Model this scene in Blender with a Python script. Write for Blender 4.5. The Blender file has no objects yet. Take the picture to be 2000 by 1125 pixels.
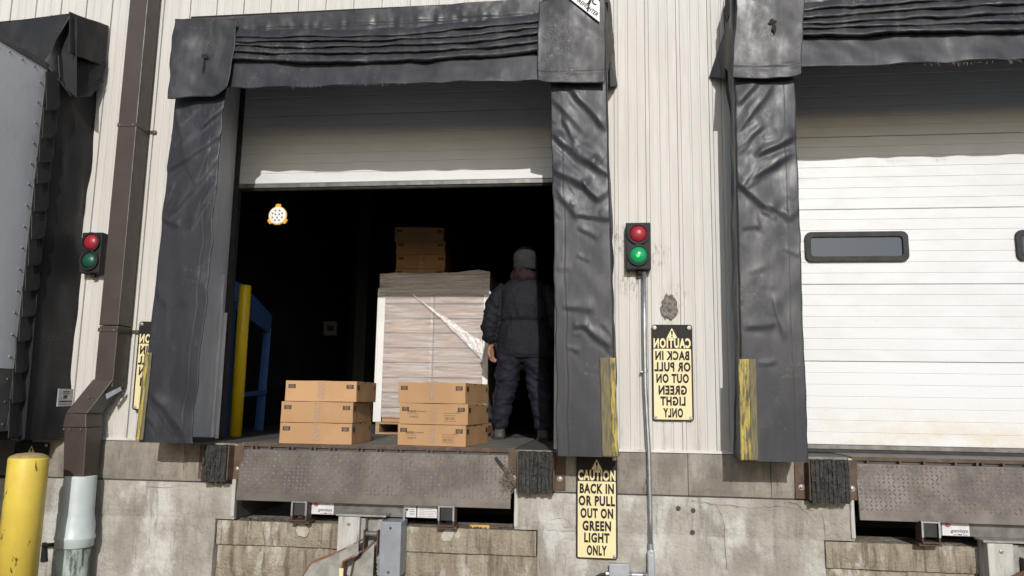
import bpy, bmesh, math, random
import numpy as np
from mathutils import Vector, Matrix
random.seed(4)
RNG = np.random.default_rng(7)
S = bpy.context.scene
COL = S.collection

# ------------------------------------------------------------------ camera
PITCH, ROLL, YAW = [math.radians(a) for a in (8.466, -0.886, -6.965)]
FPX = 1500.0
cy_, sy_ = math.cos(YAW), math.sin(YAW)
FWD = np.array([sy_*math.cos(PITCH), cy_*math.cos(PITCH), math.sin(PITCH)])
RT0 = np.array([cy_, -sy_, 0.0]); DN0 = np.cross(FWD, RT0)
RT = math.cos(ROLL)*RT0 + math.sin(ROLL)*DN0
DN = -math.sin(ROLL)*RT0 + math.cos(ROLL)*DN0
EYE = np.array([0.0, -5.862, 0.3716])
cam = bpy.data.cameras.new('camera'); camo = bpy.data.objects.new('camera', cam); COL.objects.link(camo)
cam.sensor_width = 36; cam.lens = 27; cam.clip_end = 2000; cam.clip_start = .05
camo.matrix_world = Matrix(((RT[0], -DN[0], -FWD[0], EYE[0]), (RT[1], -DN[1], -FWD[1], EYE[1]),
                            (RT[2], -DN[2], -FWD[2], EYE[2]), (0, 0, 0, 1)))
S.camera = camo

# ------------------------------------------------------------------ light
SUN_EL, SUN_AZ = math.radians(23.6), math.radians(8.5)
w = bpy.data.worlds.new('World'); S.world = w; w.use_nodes = True
nt = w.node_tree; bg = nt.nodes['Background']
sky = nt.nodes.new('ShaderNodeTexSky'); sky.sky_type = 'NISHITA'; sky.sun_disc = False
sky.sun_elevation = SUN_EL; sky.sun_rotation = math.pi - SUN_AZ
nt.links.new(sky.outputs[0], bg.inputs[0]); bg.inputs[1].default_value = 0.12
sl = bpy.data.lights.new('sun', 'SUN'); sl.energy = 3.0; sl.angle = math.radians(.53); sl.color = (1, .98, .95)
so = bpy.data.objects.new('sun', sl); COL.objects.link(so)
so.rotation_euler = Vector((-math.sin(SUN_AZ)*math.cos(SUN_EL), math.cos(SUN_AZ)*math.cos(SUN_EL), -math.sin(SUN_EL))).to_track_quat('-Z', 'Y').to_euler()
so.location = (2, -8, 8)
S.view_settings.view_transform = 'Standard'; S.view_settings.look = 'None'
S.view_settings.exposure = 0; S.view_settings.gamma = 1; S.view_settings.use_curve_mapping = False

# ------------------------------------------------------------------ helpers
def at(px, py, Y):
    """world point on the plane y = Y seen at photo pixel (px, py)"""
    r = RT*(px-1000)/FPX + DN*(py-562.5)/FPX + FWD
    t = (Y-EYE[1])/r[1]; p = EYE + t*r
    return (float(p[0]), float(Y), float(p[2]))

ORG = {}
def org(p): return ORG.get(p.name, (0, 0, 0)) if p else (0, 0, 0)

def setp(o, label=None, cat=None, group=None, kind=None):
    if label: o['label'] = label
    if cat: o['category'] = cat
    if group: o['group'] = group
    if kind: o['kind'] = kind
    return o

def thing(name, label, cat, loc=(0, 0, 0), group=None, rz=0):
    o = bpy.data.objects.new(name, None); COL.objects.link(o); o.location = loc; o.rotation_euler.z = rz
    o.empty_display_size = .1
    ORG[o.name] = tuple(loc) if not rz else (0, 0, 0)
    return setp(o, label, cat, group)

def mesh(name, vs, fs, mat, smooth=False):
    me = bpy.data.meshes.new(name); me.from_pydata([tuple(v) for v in vs], [], [tuple(f) for f in fs])
    me.materials.append(mat)
    if smooth: me.polygons.foreach_set('use_smooth', [True]*len(me.polygons))
    me.update(); return me

def obj(name, g, mat, parent=None, smooth=False, bevel=0, solid=0, kind=None, local=False):
    """one mesh object from (verts, faces) in world coordinates (local=True: in the parent's)"""
    vs, fs = g
    ox, oy, oz = (0, 0, 0) if local else org(parent)
    vs = [(v[0]-ox, v[1]-oy, v[2]-oz) for v in vs]
    o = bpy.data.objects.new(name, mesh(name, vs, fs, mat, smooth)); COL.objects.link(o)
    if parent: o.parent = parent
    ORG[o.name] = org(parent) if not local else (0, 0, 0)
    if solid:
        m = o.modifiers.new('thick', 'SOLIDIFY'); m.thickness = solid; m.offset = 0
    if bevel:
        m = o.modifiers.new('bevel', 'BEVEL'); m.width = bevel; m.segments = 2; m.limit_method = 'ANGLE'; m.angle_limit = .7
    if kind: o['kind'] = kind
    return o

def inst(name, me, parent, loc, rot=(0, 0, 0), scl=(1, 1, 1)):
    o = bpy.data.objects.new(name, me); COL.objects.link(o); o.parent = parent
    o.location = loc; o.rotation_euler = rot; o.scale = scl; return o

def copy_tree(o, parent=None):
    c = o.copy(); COL.objects.link(c); c.parent = parent
    for ch in list(o.children): copy_tree(ch, c)
    return c

def join(*gs):
    V, F_ = [], []
    for v, f in gs:
        n = len(V); V += [tuple(x) for x in v]; F_ += [tuple(i+n for i in q) for q in f]
    return V, F_

def box(x0, x1, y0, y1, z0, z1):
    v = [(x0, y0, z0), (x1, y0, z0), (x1, y1, z0), (x0, y1, z0), (x0, y0, z1), (x1, y0, z1), (x1, y1, z1), (x0, y1, z1)]
    return v, [(0, 3, 2, 1), (4, 5, 6, 7), (0, 1, 5, 4), (1, 2, 6, 5), (2, 3, 7, 6), (3, 0, 4, 7)]

def prism(poly, y0, y1):
    """polygon [(x, z)] extruded from y0 (front) to y1"""
    n = len(poly); v = [(p[0], y0, p[1]) for p in poly] + [(p[0], y1, p[1]) for p in poly]
    a = sum(poly[i][0]*poly[(i+1) % n][1]-poly[(i+1) % n][0]*poly[i][1] for i in range(n))
    f = [tuple(range(n)), tuple(range(2*n-1, n-1, -1))] + [(i, i+n, (i+1) % n+n, (i+1) % n) for i in range(n)]
    if a < 0: f = [tuple(reversed(q)) for q in f]
    return v, f

def pprism(pts, Y, t):
    """outline given where it stands on the plane y = Y, t deep"""
    return prism([(at(x, y, Y)[0], at(x, y, Y)[2]) for x, y in pts], Y, Y+t)

def cyl(p, q, r0, r1=None, n=20, caps=True):
    r1 = r0 if r1 is None else r1
    p = Vector(p); q = Vector(q); d = (q-p).normalized(); a = d.orthogonal().normalized(); b = d.cross(a)
    v = []
    for c, r in ((p, r0), (q, r1)):
        v += [tuple(c + r*(math.cos(t)*a + math.sin(t)*b)) for t in [2*math.pi*i/n for i in range(n)]]
    f = [(i, (i+1) % n, (i+1) % n+n, i+n) for i in range(n)]
    if caps: f += [tuple(reversed(range(n))), tuple(range(n, 2*n))]
    return v, f

def tube(pts, rads, n=14, caps=True, sq=(1, 1)):
    """loft of circles along a path; sq squashes the section in its two directions"""
    P = [Vector(p) for p in pts]; v = []; f = []; a = None
    for i, p in enumerate(P):
        d = (P[min(i+1, len(P)-1)] - P[max(i-1, 0)]).normalized()
        a = d.orthogonal().normalized() if a is None else (a - d*a.dot(d)).normalized()
        b = d.cross(a); r = rads[i] if hasattr(rads, '__len__') else rads
        v += [tuple(p + r*(sq[0]*math.cos(t)*a + sq[1]*math.sin(t)*b)) for t in [2*math.pi*k/n for k in range(n)]]
    for i in range(len(P)-1):
        f += [(i*n+k, i*n+(k+1) % n, (i+1)*n+(k+1) % n, (i+1)*n+k) for k in range(n)]
    if caps: f += [tuple(reversed(range(n))), tuple(range((len(P)-1)*n, len(P)*n))]
    return v, f

def lathe(prof, c, n=28, axis='z'):
    """profile [(r, h)] turned about an axis through c"""
    v, f = [], []
    for r, h in prof:
        for k in range(n):
            t = 2*math.pi*k/n; x, y = r*math.cos(t), r*math.sin(t)
            v.append((c[0]+x, c[1]+y, c[2]+h) if axis == 'z' else (c[0]+x, c[1]-h, c[2]+y))
    m = len(prof)
    for i in range(m-1):
        f += [(i*n+k, i*n+(k+1) % n, (i+1)*n+(k+1) % n, (i+1)*n+k) for k in range(n)]
    f += [tuple(reversed(range(n))), tuple(range((m-1)*n, m*n))]
    return v, f

def rrect(x0, x1, z0, z1, r, n=5):
    p = []
    for cx, cz, a in ((x1-r, z1-r, 0), (x0+r, z1-r, 90), (x0+r, z0+r, 180), (x1-r, z0+r, 270)):
        for i in range(n+1):
            t = math.radians(a+90*i/n); p.append((cx+r*math.cos(t), cz+r*math.sin(t)))
    return p

def ring(outer, inner, y0, y1):
    n = len(outer); v = []
    for poly, y in ((outer, y0), (inner, y0), (outer, y1), (inner, y1)): v += [(p[0], y, p[1]) for p in poly]
    f = []
    for i in range(n):
        j = (i+1) % n
        f += [(i, j, n+j, n+i), (2*n+i, 3*n+i, 3*n+j, 2*n+j), (i, 2*n+i, 2*n+j, j), (n+i, n+j, 3*n+j, 3*n+i)]
    return v, [tuple(reversed(q)) for q in f]

def grid(X, Y, Z, close=False):
    nv, nu = X.shape
    v = np.stack([X, Y, Z], -1).reshape(-1, 3).tolist(); f = []
    for j in range(nv-1):
        for i in range(nu-1):
            a = j*nu+i; f.append((a, a+1, a+nu+1, a+nu))
    return v, f

def hsh(a, b, c, seed):
    h = (a*374761393 + b*668265263 + c*2147483647 + seed*144665) & 0xffffffff
    h = ((h ^ (h >> 13))*1274126177) & 0xffffffff
    return ((h ^ (h >> 16)) & 0xffff)/32767.5-1
def vnoise(x, y, z, seed=0):
    x, y, z = np.broadcast_arrays(np.asarray(x, float), np.asarray(y, float), np.asarray(z, float))
    xi, yi, zi = [np.floor(t).astype(np.int64) for t in (x, y, z)]
    fx, fy, fz = x-xi, y-yi, z-zi
    fx, fy, fz = [t*t*(3-2*t) for t in (fx, fy, fz)]
    r = 0
    for dx in (0, 1):
        for dy in (0, 1):
            for dz in (0, 1):
                wgt = (fx if dx else 1-fx)*(fy if dy else 1-fy)*(fz if dz else 1-fz)
                r = r + wgt*hsh(xi+dx, yi+dy, zi+dz, seed)
    return r

# ------------------------------------------------------------------ materials
def lin(r, g, b):
    f = lambda c: ((c/255+.055)/1.055)**2.4 if c > 10 else c/255/12.92
    return (f(r), f(g), f(b))
class NT:
    def __init__(s, name):
        s.m = bpy.data.materials.new(name); s.m.use_nodes = True; s.t = s.m.node_tree; s.b = s.t.nodes['Principled BSDF']
        s.pos = s.t.nodes.new('ShaderNodeNewGeometry').outputs['Position']
    def n(s, typ, **kw):
        o = s.t.nodes.new(typ)
        for k, v in kw.items(): setattr(o, k, v)
        return o
    def l(s, a, b): s.t.links.new(a, b)
    def noise(s, scale, stretch=(1, 1, 1), detail=6, rough=.6, src=None, dist=0):
        mp = s.n('ShaderNodeMapping'); mp.inputs['Scale'].default_value = stretch; s.l(src or s.pos, mp.inputs[0])
        o = s.n('ShaderNodeTexNoise'); o.inputs['Scale'].default_value = scale; o.inputs['Detail'].default_value = detail
        o.inputs['Roughness'].default_value = rough; o.inputs['Distortion'].default_value = dist; s.l(mp.outputs[0], o.inputs[0]); return o.outputs[0]
    def rng(s, a, lo, hi, t0=0., t1=1.):
        o = s.n('ShaderNodeMapRange'); o.interpolation_type = 'SMOOTHSTEP'
        for i, v in zip((1, 2, 3, 4), (lo, hi, t0, t1)): o.inputs[i].default_value = v
        s.l(a, o.inputs[0]); return o.outputs[0]
    def mix(s, f, a, b):
        o = s.n('ShaderNodeMix', data_type='RGBA')
        for v, i in ((f, 0), (a, 6), (b, 7)):
            if isinstance(v, (int, float)): o.inputs[i].default_value = v
            elif isinstance(v, tuple): o.inputs[i].default_value = (*v, 1)
            else: s.l(v, o.inputs[i])
        return o.outputs[2]
    def mul(s, a, b):
        o = s.n('ShaderNodeMath', operation='MULTIPLY')
        for i, v in enumerate((a, b)):
            if isinstance(v, (int, float)): o.inputs[i].default_value = v
            else: s.l(v, o.inputs[i])
        return o.outputs[0]
    def bump(s, h, strength, dist, prev=None):
        o = s.n('ShaderNodeBump'); o.inputs['Strength'].default_value = strength; o.inputs['Distance'].default_value = dist
        s.l(h, o.inputs['Height'])
        if prev is not None: s.l(prev, o.inputs['Normal'])
        return o.outputs[0]

def mat(name, c, c2=None, rough=.6, r2=None, metal=0, scale=5, stretch=(1, 1, 1), lo=.35, hi=.65, layers=(), bumps=(), spec=.5, coat=0):
    """layers: (colour, scale, stretch, lo, hi, amount); bumps: (scale, stretch, strength, distance)"""
    m = NT(name); col = c
    if c2: col = m.mix(m.rng(m.noise(scale, stretch), lo, hi), c, c2)
    for lc, sc, st, a, b, amt in layers:
        col = m.mix(m.mul(m.rng(m.noise(sc, st, 8, .65), a, b), amt), col, lc)
    if isinstance(col, tuple): m.b.inputs['Base Color'].default_value = (*col, 1)
    else: m.l(col, m.b.inputs['Base Color'])
    m.b.inputs['Metallic'].default_value = metal; m.b.inputs['Specular IOR Level'].default_value = spec
    m.b.inputs['Coat Weight'].default_value = coat
    if r2 is None: m.b.inputs['Roughness'].default_value = rough
    else: m.l(m.rng(m.noise(scale*2.3, stretch, 5), .3, .7, rough, r2), m.b.inputs['Roughness'])
    nrm = None
    for sc, st, sg, d in bumps: nrm = m.bump(m.noise(sc, st, 8), sg, d, nrm)
    if nrm is not None: m.l(nrm, m.b.inputs['Normal'])
    return m.m

V1 = (1, 1, 1)
mWall = mat('beige wall paint', (.60, .58, .545), (.545, .525, .49), .5, .65, scale=2.2, stretch=(6, 6, .5), spec=.3,
            layers=[((.40, .37, .32), 7, (5, 5, .35), .6, .8, .35), ((.30, .28, .25), 45, (1, 1, .6), .68, .8, .35)], bumps=[(35, (1, 1, .3), .12, .004)])
mTrim = mat('beige trim', (.66, .64, .6), (.5, .47, .42), .5, scale=6, lo=.45, hi=.75, bumps=[(60, V1, .1, .003)])
mConc = mat('grey concrete', (.445, .42, .375), (.30, .275, .235), .9, scale=2.6, stretch=(1.6, 1.6, .8), spec=.2,
            layers=[((.62, .605, .575), 2.2, (1, 1, .6), .48, .62, .8), ((.20, .18, .15), 3.3, (2.5, 2.5, .4), .54, .70, .6), ((.15, .14, .125), 9, (4, 4, .35), .56, .75, .6), ((.10, .09, .08), 70, V1, .66, .74, .8), ((.30, .22, .14), 5, (5, 5, .3), .66, .8, .45)],
            bumps=[(5, V1, .5, .04), (38, V1, .8, .016), (150, V1, .6, .007)])
mConcUp = mat('weathered ledge concrete', (.31, .28, .24), (.20, .18, .152), .9, scale=3.5, stretch=(2, 2, .8), spec=.2,
            layers=[((.48, .46, .42), 2.2, (1, 1, .5), .55, .72, .7), ((.10, .09, .08), 12, (4, 4, .5), .55, .72, .6), ((.08, .07, .06), 80, V1, .63, .72, .8)],
            bumps=[(8, V1, .4, .03), (60, V1, .6, .012)])
mConcSt = mat('stained concrete', (.37, .325, .25), (.25, .205, .15), .9, scale=5, stretch=(2, 2, .5), spec=.2,
            layers=[((.55, .52, .46), 2.6, (2, 2, .8), .53, .64, .8), ((.13, .10, .075), 6, (3, 3, .25), .50, .66, .75), ((.42, .30, .12), 3.1, (1.5, 1.5, .8), .60, .74, .6), ((.11, .095, .075), 55, V1, .60, .70, .7)],
            bumps=[(6, V1, .6, .035), (48, V1, .9, .014), (160, V1, .5, .005)])
mPale = mat('pale worn concrete', (.46, .43, .37), (.34, .31, .26), .9, scale=20)
mSeamDk = mat('joint grout', (.07, .062, .055), rough=.95)
def vinyl_mat(name, base, dust, rough, dustamt):
    m = NT(name)
    d1 = m.rng(m.noise(6, (1.4, 1.4, .22), 8, .68), .46, .80); d2 = m.rng(m.noise(30, (1, 1, .6), 8, .75), .56, .76)
    col = m.mix(m.mul(d1, dustamt), base, dust)
    d3 = m.mul(m.rng(m.noise(3.3, V1, 3), .52, .70), m.rng(m.noise(55, V1, 8, .8, dist=1.0), .50, .64))
    col = m.mix(m.mul(m.mul(d1, d2), .45), col, (.30, .29, .28)); col = m.mix(m.mul(d3, dustamt*dustamt*.55), col, (.36, .35, .33))
    m.l(col, m.b.inputs['Base Color'])
    m.l(m.rng(m.noise(7, (1, 1, .4), 6), .3, .7, rough-.07, rough+.13), m.b.inputs['Roughness'])
    m.b.inputs['Specular IOR Level'].default_value = .36
    n = m.bump(m.noise(4.5, (1, 1, .35), 3, .45), .05, .03)
    n = m.bump(m.noise(24, (1.5, 1.5, .35), 5, .55), .10, .006, n); n = m.bump(m.noise(240, V1, 4), .10, .002, n)
    m.l(n, m.b.inputs['Normal']); return m.m
mVin = vinyl_mat('dark grey vinyl', (.027, .028, .035), (.058, .058, .063), .41, .7)
mVinW = vinyl_mat('scuffed vinyl', (.031, .031, .036), (.085, .083, .082), .40, .95)
mVinB = vinyl_mat('black vinyl', (.014, .014, .015), (.032, .030, .028), .5, .5)
mVinS = vinyl_mat('weathered side vinyl', (.055, .048, .042), (.13, .115, .10), .6, .8)
mBlack = mat('matt black', (.006, .006, .007), rough=.8)
mYelStrip = mat('worn yellow strip', (.46, .36, .06), (.26, .20, .06), .6, scale=14, stretch=(5, 5, .5), lo=.4, hi=.6,
            layers=[((.06, .055, .05), 12, (5, 5, .7), .47, .60, .9), ((.12, .10, .06), 55, V1, .55, .66, .6)], bumps=[(60, (3, 3, .5), .5, .006)])
mStripDk = mat('worn strip backing', (.10, .092, .07), (.20, .16, .06), .7, scale=24, stretch=(4, 4, .4), bumps=[(60, (3, 3, .5), .5, .006)])
mDoor = mat('white door paint', (.68, .685, .69), (.64, .64, .64), .35, .5, scale=2, stretch=(1.2, 1, 3), spec=.45,
            layers=[((.45, .40, .30), 5, (1, 1, 2), .62, .85, .25), ((.25, .24, .22), 60, (1, 1, .5), .70, .78, .35)], bumps=[(90, V1, .08, .003)])
def wall_mat(m0):
    t = m0.node_tree; b = t.nodes['Principled BSDF']; src = b.inputs['Base Color'].links[0].from_socket
    m = NT.__new__(NT); m.m = m0; m.t = t; m.b = b; m.pos = t.nodes.new('ShaderNodeNewGeometry').outputs['Position']
    col = src
    for c, r0, amt in (((.14, 0, 1.62), .16, .75), ((.22, 0, 1.30), .17, .7), ((.40, 0, 1.50), .13, .7), ((.52, 0, 1.16), .17, .35)):
        d = m.n('ShaderNodeVectorMath', operation='DISTANCE'); m.l(m.pos, d.inputs[0]); d.inputs[1].default_value = c
        f = m.mul(m.rng(d.outputs['Value'], r0*.45, r0, 1, 0), m.rng(m.noise(24, (2, 2, .5), 8, .75), .5, .6, 0, amt))
        col = m.mix(f, col, (.17, .14, .11))
    sp = m.n('ShaderNodeSeparateXYZ'); m.l(m.pos, sp.inputs[0])
    col = m.mix(m.mul(m.rng(sp.outputs[2], .03, .45, 1, 0), m.rng(m.noise(9, (3, 3, .4), 8, .7), .5, .72, 0, .6)), col, (.27, .25, .22))
    m.l(col, b.inputs['Base Color'])
wall_mat(mWall)
def door_mat():
    m = NT('white door paint, grimy foot')
    sep = m.n('ShaderNodeSeparateXYZ'); m.l(m.pos, sep.inputs[0])
    z = m.rng(sep.outputs[2], .05, .5, 1, 0)
    g = m.rng(m.noise(3, (1, 1, 1.5), 8, .7), .35, .7)
    col = m.mix(m.mul(z, g), (.68, .685, .69), (.60, .54, .42))
    col = m.mix(m.mul(m.rng(m.noise(70, (1, 1, .6), 8), .62, .75), .35), col, (.3, .27, .22))
    m.l(col, m.b.inputs['Base Color']); m.b.inputs['Roughness'].default_value = .4
    m.l(m.bump(m.noise(90, V1, 6), .08, .003), m.b.inputs['Normal']); return m.m
mDoorF = door_mat()
mRubber = mat('black rubber', (.018, .018, .018), (.035, .033, .03), .7, scale=12, bumps=[(70, V1, .4, .006)])
mBumper = mat('laminated tyre rubber', (.035, .033, .03), (.085, .08, .072), .8, scale=22, stretch=(3, 3, .4), spec=.35,
            layers=[((.16, .15, .13), 45, (2, 2, .8), .58, .72, .6)], bumps=[(28, (4, 4, .5), 1, .03), (120, V1, .6, .008)])
mAlu = mat('grey aluminium', (.20, .195, .185), (.12, .115, .105), .45, metal=.4, scale=9, bumps=[(90, (1, 1, .4), .1, .003)])
mSteelTr = mat('worn tread steel', (.155, .135, .12), (.10, .085, .075), .48, .65, metal=.35, scale=4, stretch=(1, 1, 1),
            layers=[((.20, .12, .075), 9, V1, .55, .75, .5), ((.24, .23, .22), 30, (1, 1, .5), .6, .75, .35)], bumps=[(120, V1, .25, .003)])
mTread = mat('worn lozenge steel', (.25, .225, .205), (.15, .13, .118), .5, .62, metal=.2, scale=5)
mRust = mat('rusty steel', (.115, .068, .043), (.065, .045, .034), .75, scale=12, layers=[((.20, .18, .155), 8, V1, .55, .7, .5)], bumps=[(60, V1, .4, .006)])
mDeck = mat('deck plate', (.20, .185, .165), (.13, .12, .105), .7, scale=6, layers=[((.30, .27, .24), 20, V1, .6, .75, .5)], bumps=[(70, V1, .4, .006)])
mGreyBox = mat('blue grey enamel', (.27, .285, .32), (.225, .24, .27), .45, scale=8, layers=[((.5, .5, .5), 50, V1, .7, .8, .4)], bumps=[(40, V1, .08, .003)])
mWhiteBox = mat('chipped white enamel', (.50, .49, .45), (.38, .365, .33), .5, scale=9, stretch=(3, 3, .5),
            layers=[((.14, .15, .18), 6, (5, 5, .6), .57, .64, .9), ((.2, .12, .07), 18, V1, .64, .74, .6)], bumps=[(60, V1, .2, .004)])
mOrange = mat('faded orange enamel', (.26, .105, .06), (.17, .085, .06), .55, scale=10, layers=[((.42, .38, .33), 7, V1, .5, .62, .75), ((.08, .05, .04), 22, V1, .6, .72, .7)], bumps=[(60, V1, .2, .004)])
mGreyWorn = mat('worn grey paint', (.33, .315, .28), (.22, .21, .19), .6, scale=14, layers=[((.22, .12, .07), 25, V1, .6, .72, .5)], bumps=[(60, V1, .2, .004)])
mGalv = mat('galvanised steel', (.45, .47, .49), (.34, .36, .38), .38, metal=.75, scale=14, bumps=[(60, V1, .05, .002)])
mGalvBox = mat('grey junction box', (.42, .43, .46), (.36, .37, .40), .4, metal=.4, scale=14)
mBrown = mat('brown downspout paint', (.062, .047, .039), (.052, .039, .033), .38, .5, scale=5, spec=.5,
            layers=[((.20, .18, .16), 40, (1, 1, .5), .72, .78, .5)], bumps=[(8, V1, .1, .01)])
mPVC = mat('pale green plastic pipe', (.54, .60, .595), (.48, .535, .53), .4, scale=6, layers=[((.2, .22, .2), 16, (1, 1, .5), .66, .76, .35)])
mPVCd = mat('scuffed green pipe', (.42, .50, .46), (.28, .32, .28), .55, scale=8, stretch=(1, 1, .6), layers=[((.04, .04, .035), 7, (2, 2, .5), .48, .6, .9)])
mYel = mat('yellow post paint', (.74, .56, .085), (.68, .50, .08), .4, .5, scale=5, spec=.5,
            layers=[((.09, .06, .03), 7, (1.3, 1.3, .6), .622, .64, .9), ((.5, .33, .05), 20, (2, 2, .5), .6, .75, .5)], bumps=[(14, V1, .12, .006)])
mYelCap = mat('dirty yellow cap', (.42, .32, .12), (.30, .24, .12), .8, scale=30, bumps=[(90, V1, .5, .006)])
mYelIn = mat('clean yellow post paint', (.86, .62, .012), (.80, .56, .012), .3, .42, scale=4, layers=[((.1, .07, .02), 26, V1, .72, .75, .8)])
mBlue = mat('blue machine paint', (.075, .18, .48), (.06, .15, .40), .45, scale=6, layers=[((.3, .3, .3), 50, V1, .72, .78, .5)])
mTrailer = mat('trailer white paint', (.62, .63, .66), (.57, .575, .60), .35, .45, scale=1.5, layers=[((.25, .25, .26), 5, (1, 1, .5), .55, .8, .3)], bumps=[(3, V1, .12, .03)])
mTrailLo = mat('trailer dull skirt', (.075, .075, .078), (.12, .11, .10), .6, scale=5, layers=[((.2, .16, .10), 7, (1, 1, 1), .6, .75, .5)])
mJamb = mat('grey jamb steel', (.82, .83, .86), (.72, .73, .76), .5, scale=5, stretch=(2, 2, .5), layers=[((.08, .07, .06), 14, (3, 3, .5), .68, .78, .6)], bumps=[(12, V1, .08, .006)])
mJambW = mat('white guide angle', (.80, .78, .79), (.65, .62, .62), .5, scale=9, stretch=(3, 3, .4), layers=[((.08, .07, .06), 30, (2, 2, .6), .65, .75, .7)])
mCard = mat('brown cardboard', (.49, .295, .152), (.45, .265, .135), .8, scale=4, spec=.2, layers=[((.37, .20, .09), 30, (1, 1, 5), .5, .8, .25)], bumps=[(50, (1, 1, 6), .06, .003)])
def vary(m, amt):
    t = m.node_tree; b = t.nodes['Principled BSDF']; src = b.inputs['Base Color'].links[0].from_socket
    o = t.nodes.new('ShaderNodeObjectInfo'); h = t.nodes.new('ShaderNodeHueSaturation'); r = t.nodes.new('ShaderNodeMapRange')
    r.inputs[3].default_value = 1-amt; r.inputs[4].default_value = 1+amt
    t.links.new(o.outputs['Random'], r.inputs[0]); t.links.new(r.outputs[0], h.inputs['Value']); t.links.new(src, h.inputs['Color']); t.links.new(h.outputs[0], b.inputs['Base Color'])
vary(mCard, .10)
mCardEdge = mat('cardboard fold shadow line', (.20, .11, .05), rough=.9)
mInk = mat('dark brown print', (.045, .03, .025), rough=.7)
mInkPale = mat('pale print', (.34, .22, .13), rough=.8)
mInkMid = mat('faint brown print', (.20, .125, .07), rough=.8)
mBoard = mat('white corner board', (.80, .79, .77), (.74, .73, .71), .55, scale=6, bumps=[(30, V1, .06, .003)])
mWood = mat('pallet wood', (.46, .32, .18), (.34, .22, .12), .8, scale=12, stretch=(.4, 2, 3), bumps=[(60, (.3, 2, 3), .3, .004)])
mStake = mat('yellow wood', (.62, .36, .10), (.45, .24, .06), .6, scale=16, stretch=(.4, 2, 3))
mSignBlk = mat('sign black', (.014, .011, .010), (.02, .016, .014), .55, scale=8, spec=.2)
mSignYel = mat('sign pale yellow', (.76, .655, .37), (.71, .61, .34), .42, scale=4, layers=[((.4, .33, .18), 30, V1, .68, .76, .5)])
mSignWht = mat('sign white', (.72, .72, .70), (.62, .62, .61), .4, scale=9)
mSticker = mat('white sticker', (.70, .69, .70), (.58, .56, .57), .5, scale=20)
mStickG = mat('grey faded sticker', (.34, .34, .35), (.25, .25, .25), .5, scale=30)
mRed = mat('red lens', (.32, .022, .035), rough=.34, spec=.4, coat=0)
mGreen = mat('dark green lens', (.012, .08, .05), rough=.34, spec=.4, coat=0)
mRedInk = mat('red print', (.30, .02, .03), rough=.6)
mPink = mat('pink print', (.62, .32, .36), rough=.6)
mHous = mat('black signal housing', (.014, .014, .015), (.022, .022, .023), .6, scale=12, spec=.25)
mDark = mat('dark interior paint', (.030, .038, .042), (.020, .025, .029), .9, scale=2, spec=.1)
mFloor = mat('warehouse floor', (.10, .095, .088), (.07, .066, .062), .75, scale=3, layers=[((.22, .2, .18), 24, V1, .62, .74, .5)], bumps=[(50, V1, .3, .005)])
mAsph = mat('worn grey yard paving', (.135, .13, .122), (.10, .097, .092), .9, scale=2, layers=[((.12, .12, .115), 60, V1, .55, .7, .6)], bumps=[(120, V1, .6, .01)])
mBolt = mat('bolt steel', (.42, .41, .40), (.25, .22, .19), .4, metal=.7, scale=60)
mStraw = mat('frayed cord', (.26, .22, .17), (.14, .11, .08), .9, scale=40)
mPaint = mat('patch mastic', (.30, .27, .24), (.13, .115, .10), .9, scale=40, layers=[((.5, .47, .43), 60, V1, .55, .65, .7)], bumps=[(40, V1, 1, .03), (110, V1, .8, .01)])
mSkin = mat('skin', (.36, .19, .13), (.31, .155, .105), .5, scale=20, bumps=[(120, V1, .1, .003)])
mBoot = mat('grey brown boot leather', (.085, .078, .070), (.05, .045, .04), .7, scale=18, bumps=[(60, V1, .3, .006)])
mSole = mat('boot sole', (.015, .015, .015), rough=.8)
def cloth_mat(name, a, b, bstr):
    return mat(name, a, b, .72, scale=6, spec=.25, bumps=[(14, (1, 1, 2.2), bstr, .03), (45, (1, 1, 2), bstr*.6, .01), (500, V1, .15, .002)])
mJack = cloth_mat('black navy nylon', (.008, .0085, .014), (.012, .012, .018), .5)
mTrou = cloth_mat('dark navy quilted nylon', (.016, .016, .028), (.010, .010, .017), .55)
mHood = cloth_mat('maroon cotton', (.024, .011, .014), (.016, .007, .009), .35)
mHat = mat('grey wool', (.040, .044, .043), (.025, .028, .027), .95, scale=70, spec=.1, bumps=[(140, (1, 1, .3), .8, .006)])
mPatch = mat('blue white patch', (.45, .48, .70), rough=.6)
def glass_mat():
    m = NT('dark window glass'); b = m.b.inputs
    b['Base Color'].default_value = (.045, .065, .095, 1); b['Roughness'].default_value = .05; b['Specular IOR Level'].default_value = .6
    return m.m
mGlass = glass_mat()
def lamp_mat(name, c, e):
    m = NT(name); m.b.inputs['Base Color'].default_value = (*c, 1); m.b.inputs['Emission Color'].default_value = (*c, 1)
    m.b.inputs['Emission Strength'].default_value = e; m.b.inputs['Roughness'].default_value = .2; return m.m
mGreenLit = lamp_mat('lit green lens', (.012, .26, .09), .22)
mGlow = lamp_mat('lit green bulb', (.10, .85, .15), 1.0)
mLedFace = mat('white lamp face', (.80, .80, .78), rough=.4)
mLedRim = lamp_mat('yellow lamp rim', (.72, .38, .04), .12)
def film_mat(name, base, lo, hi, sc, st, rough):
    m = NT(name); m.b.inputs['Base Color'].default_value = (*base, 1); m.b.inputs['Roughness'].default_value = rough
    m.b.inputs['Specular IOR Level'].default_value = .8
    a = m.rng(m.noise(sc, st, 8, .7, dist=.4), .42, .64, lo, hi); m.l(a, m.b.inputs['Alpha'])
    n = m.bump(m.noise(sc*.7, st, 7, .6, dist=.8), .4, .015); m.l(n, m.b.inputs['Normal']); return m.m
mFilm = film_mat('stretch film', (.68, .645, .645), .44, .64, 5, (.5, 1, 6), .3)
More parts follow.
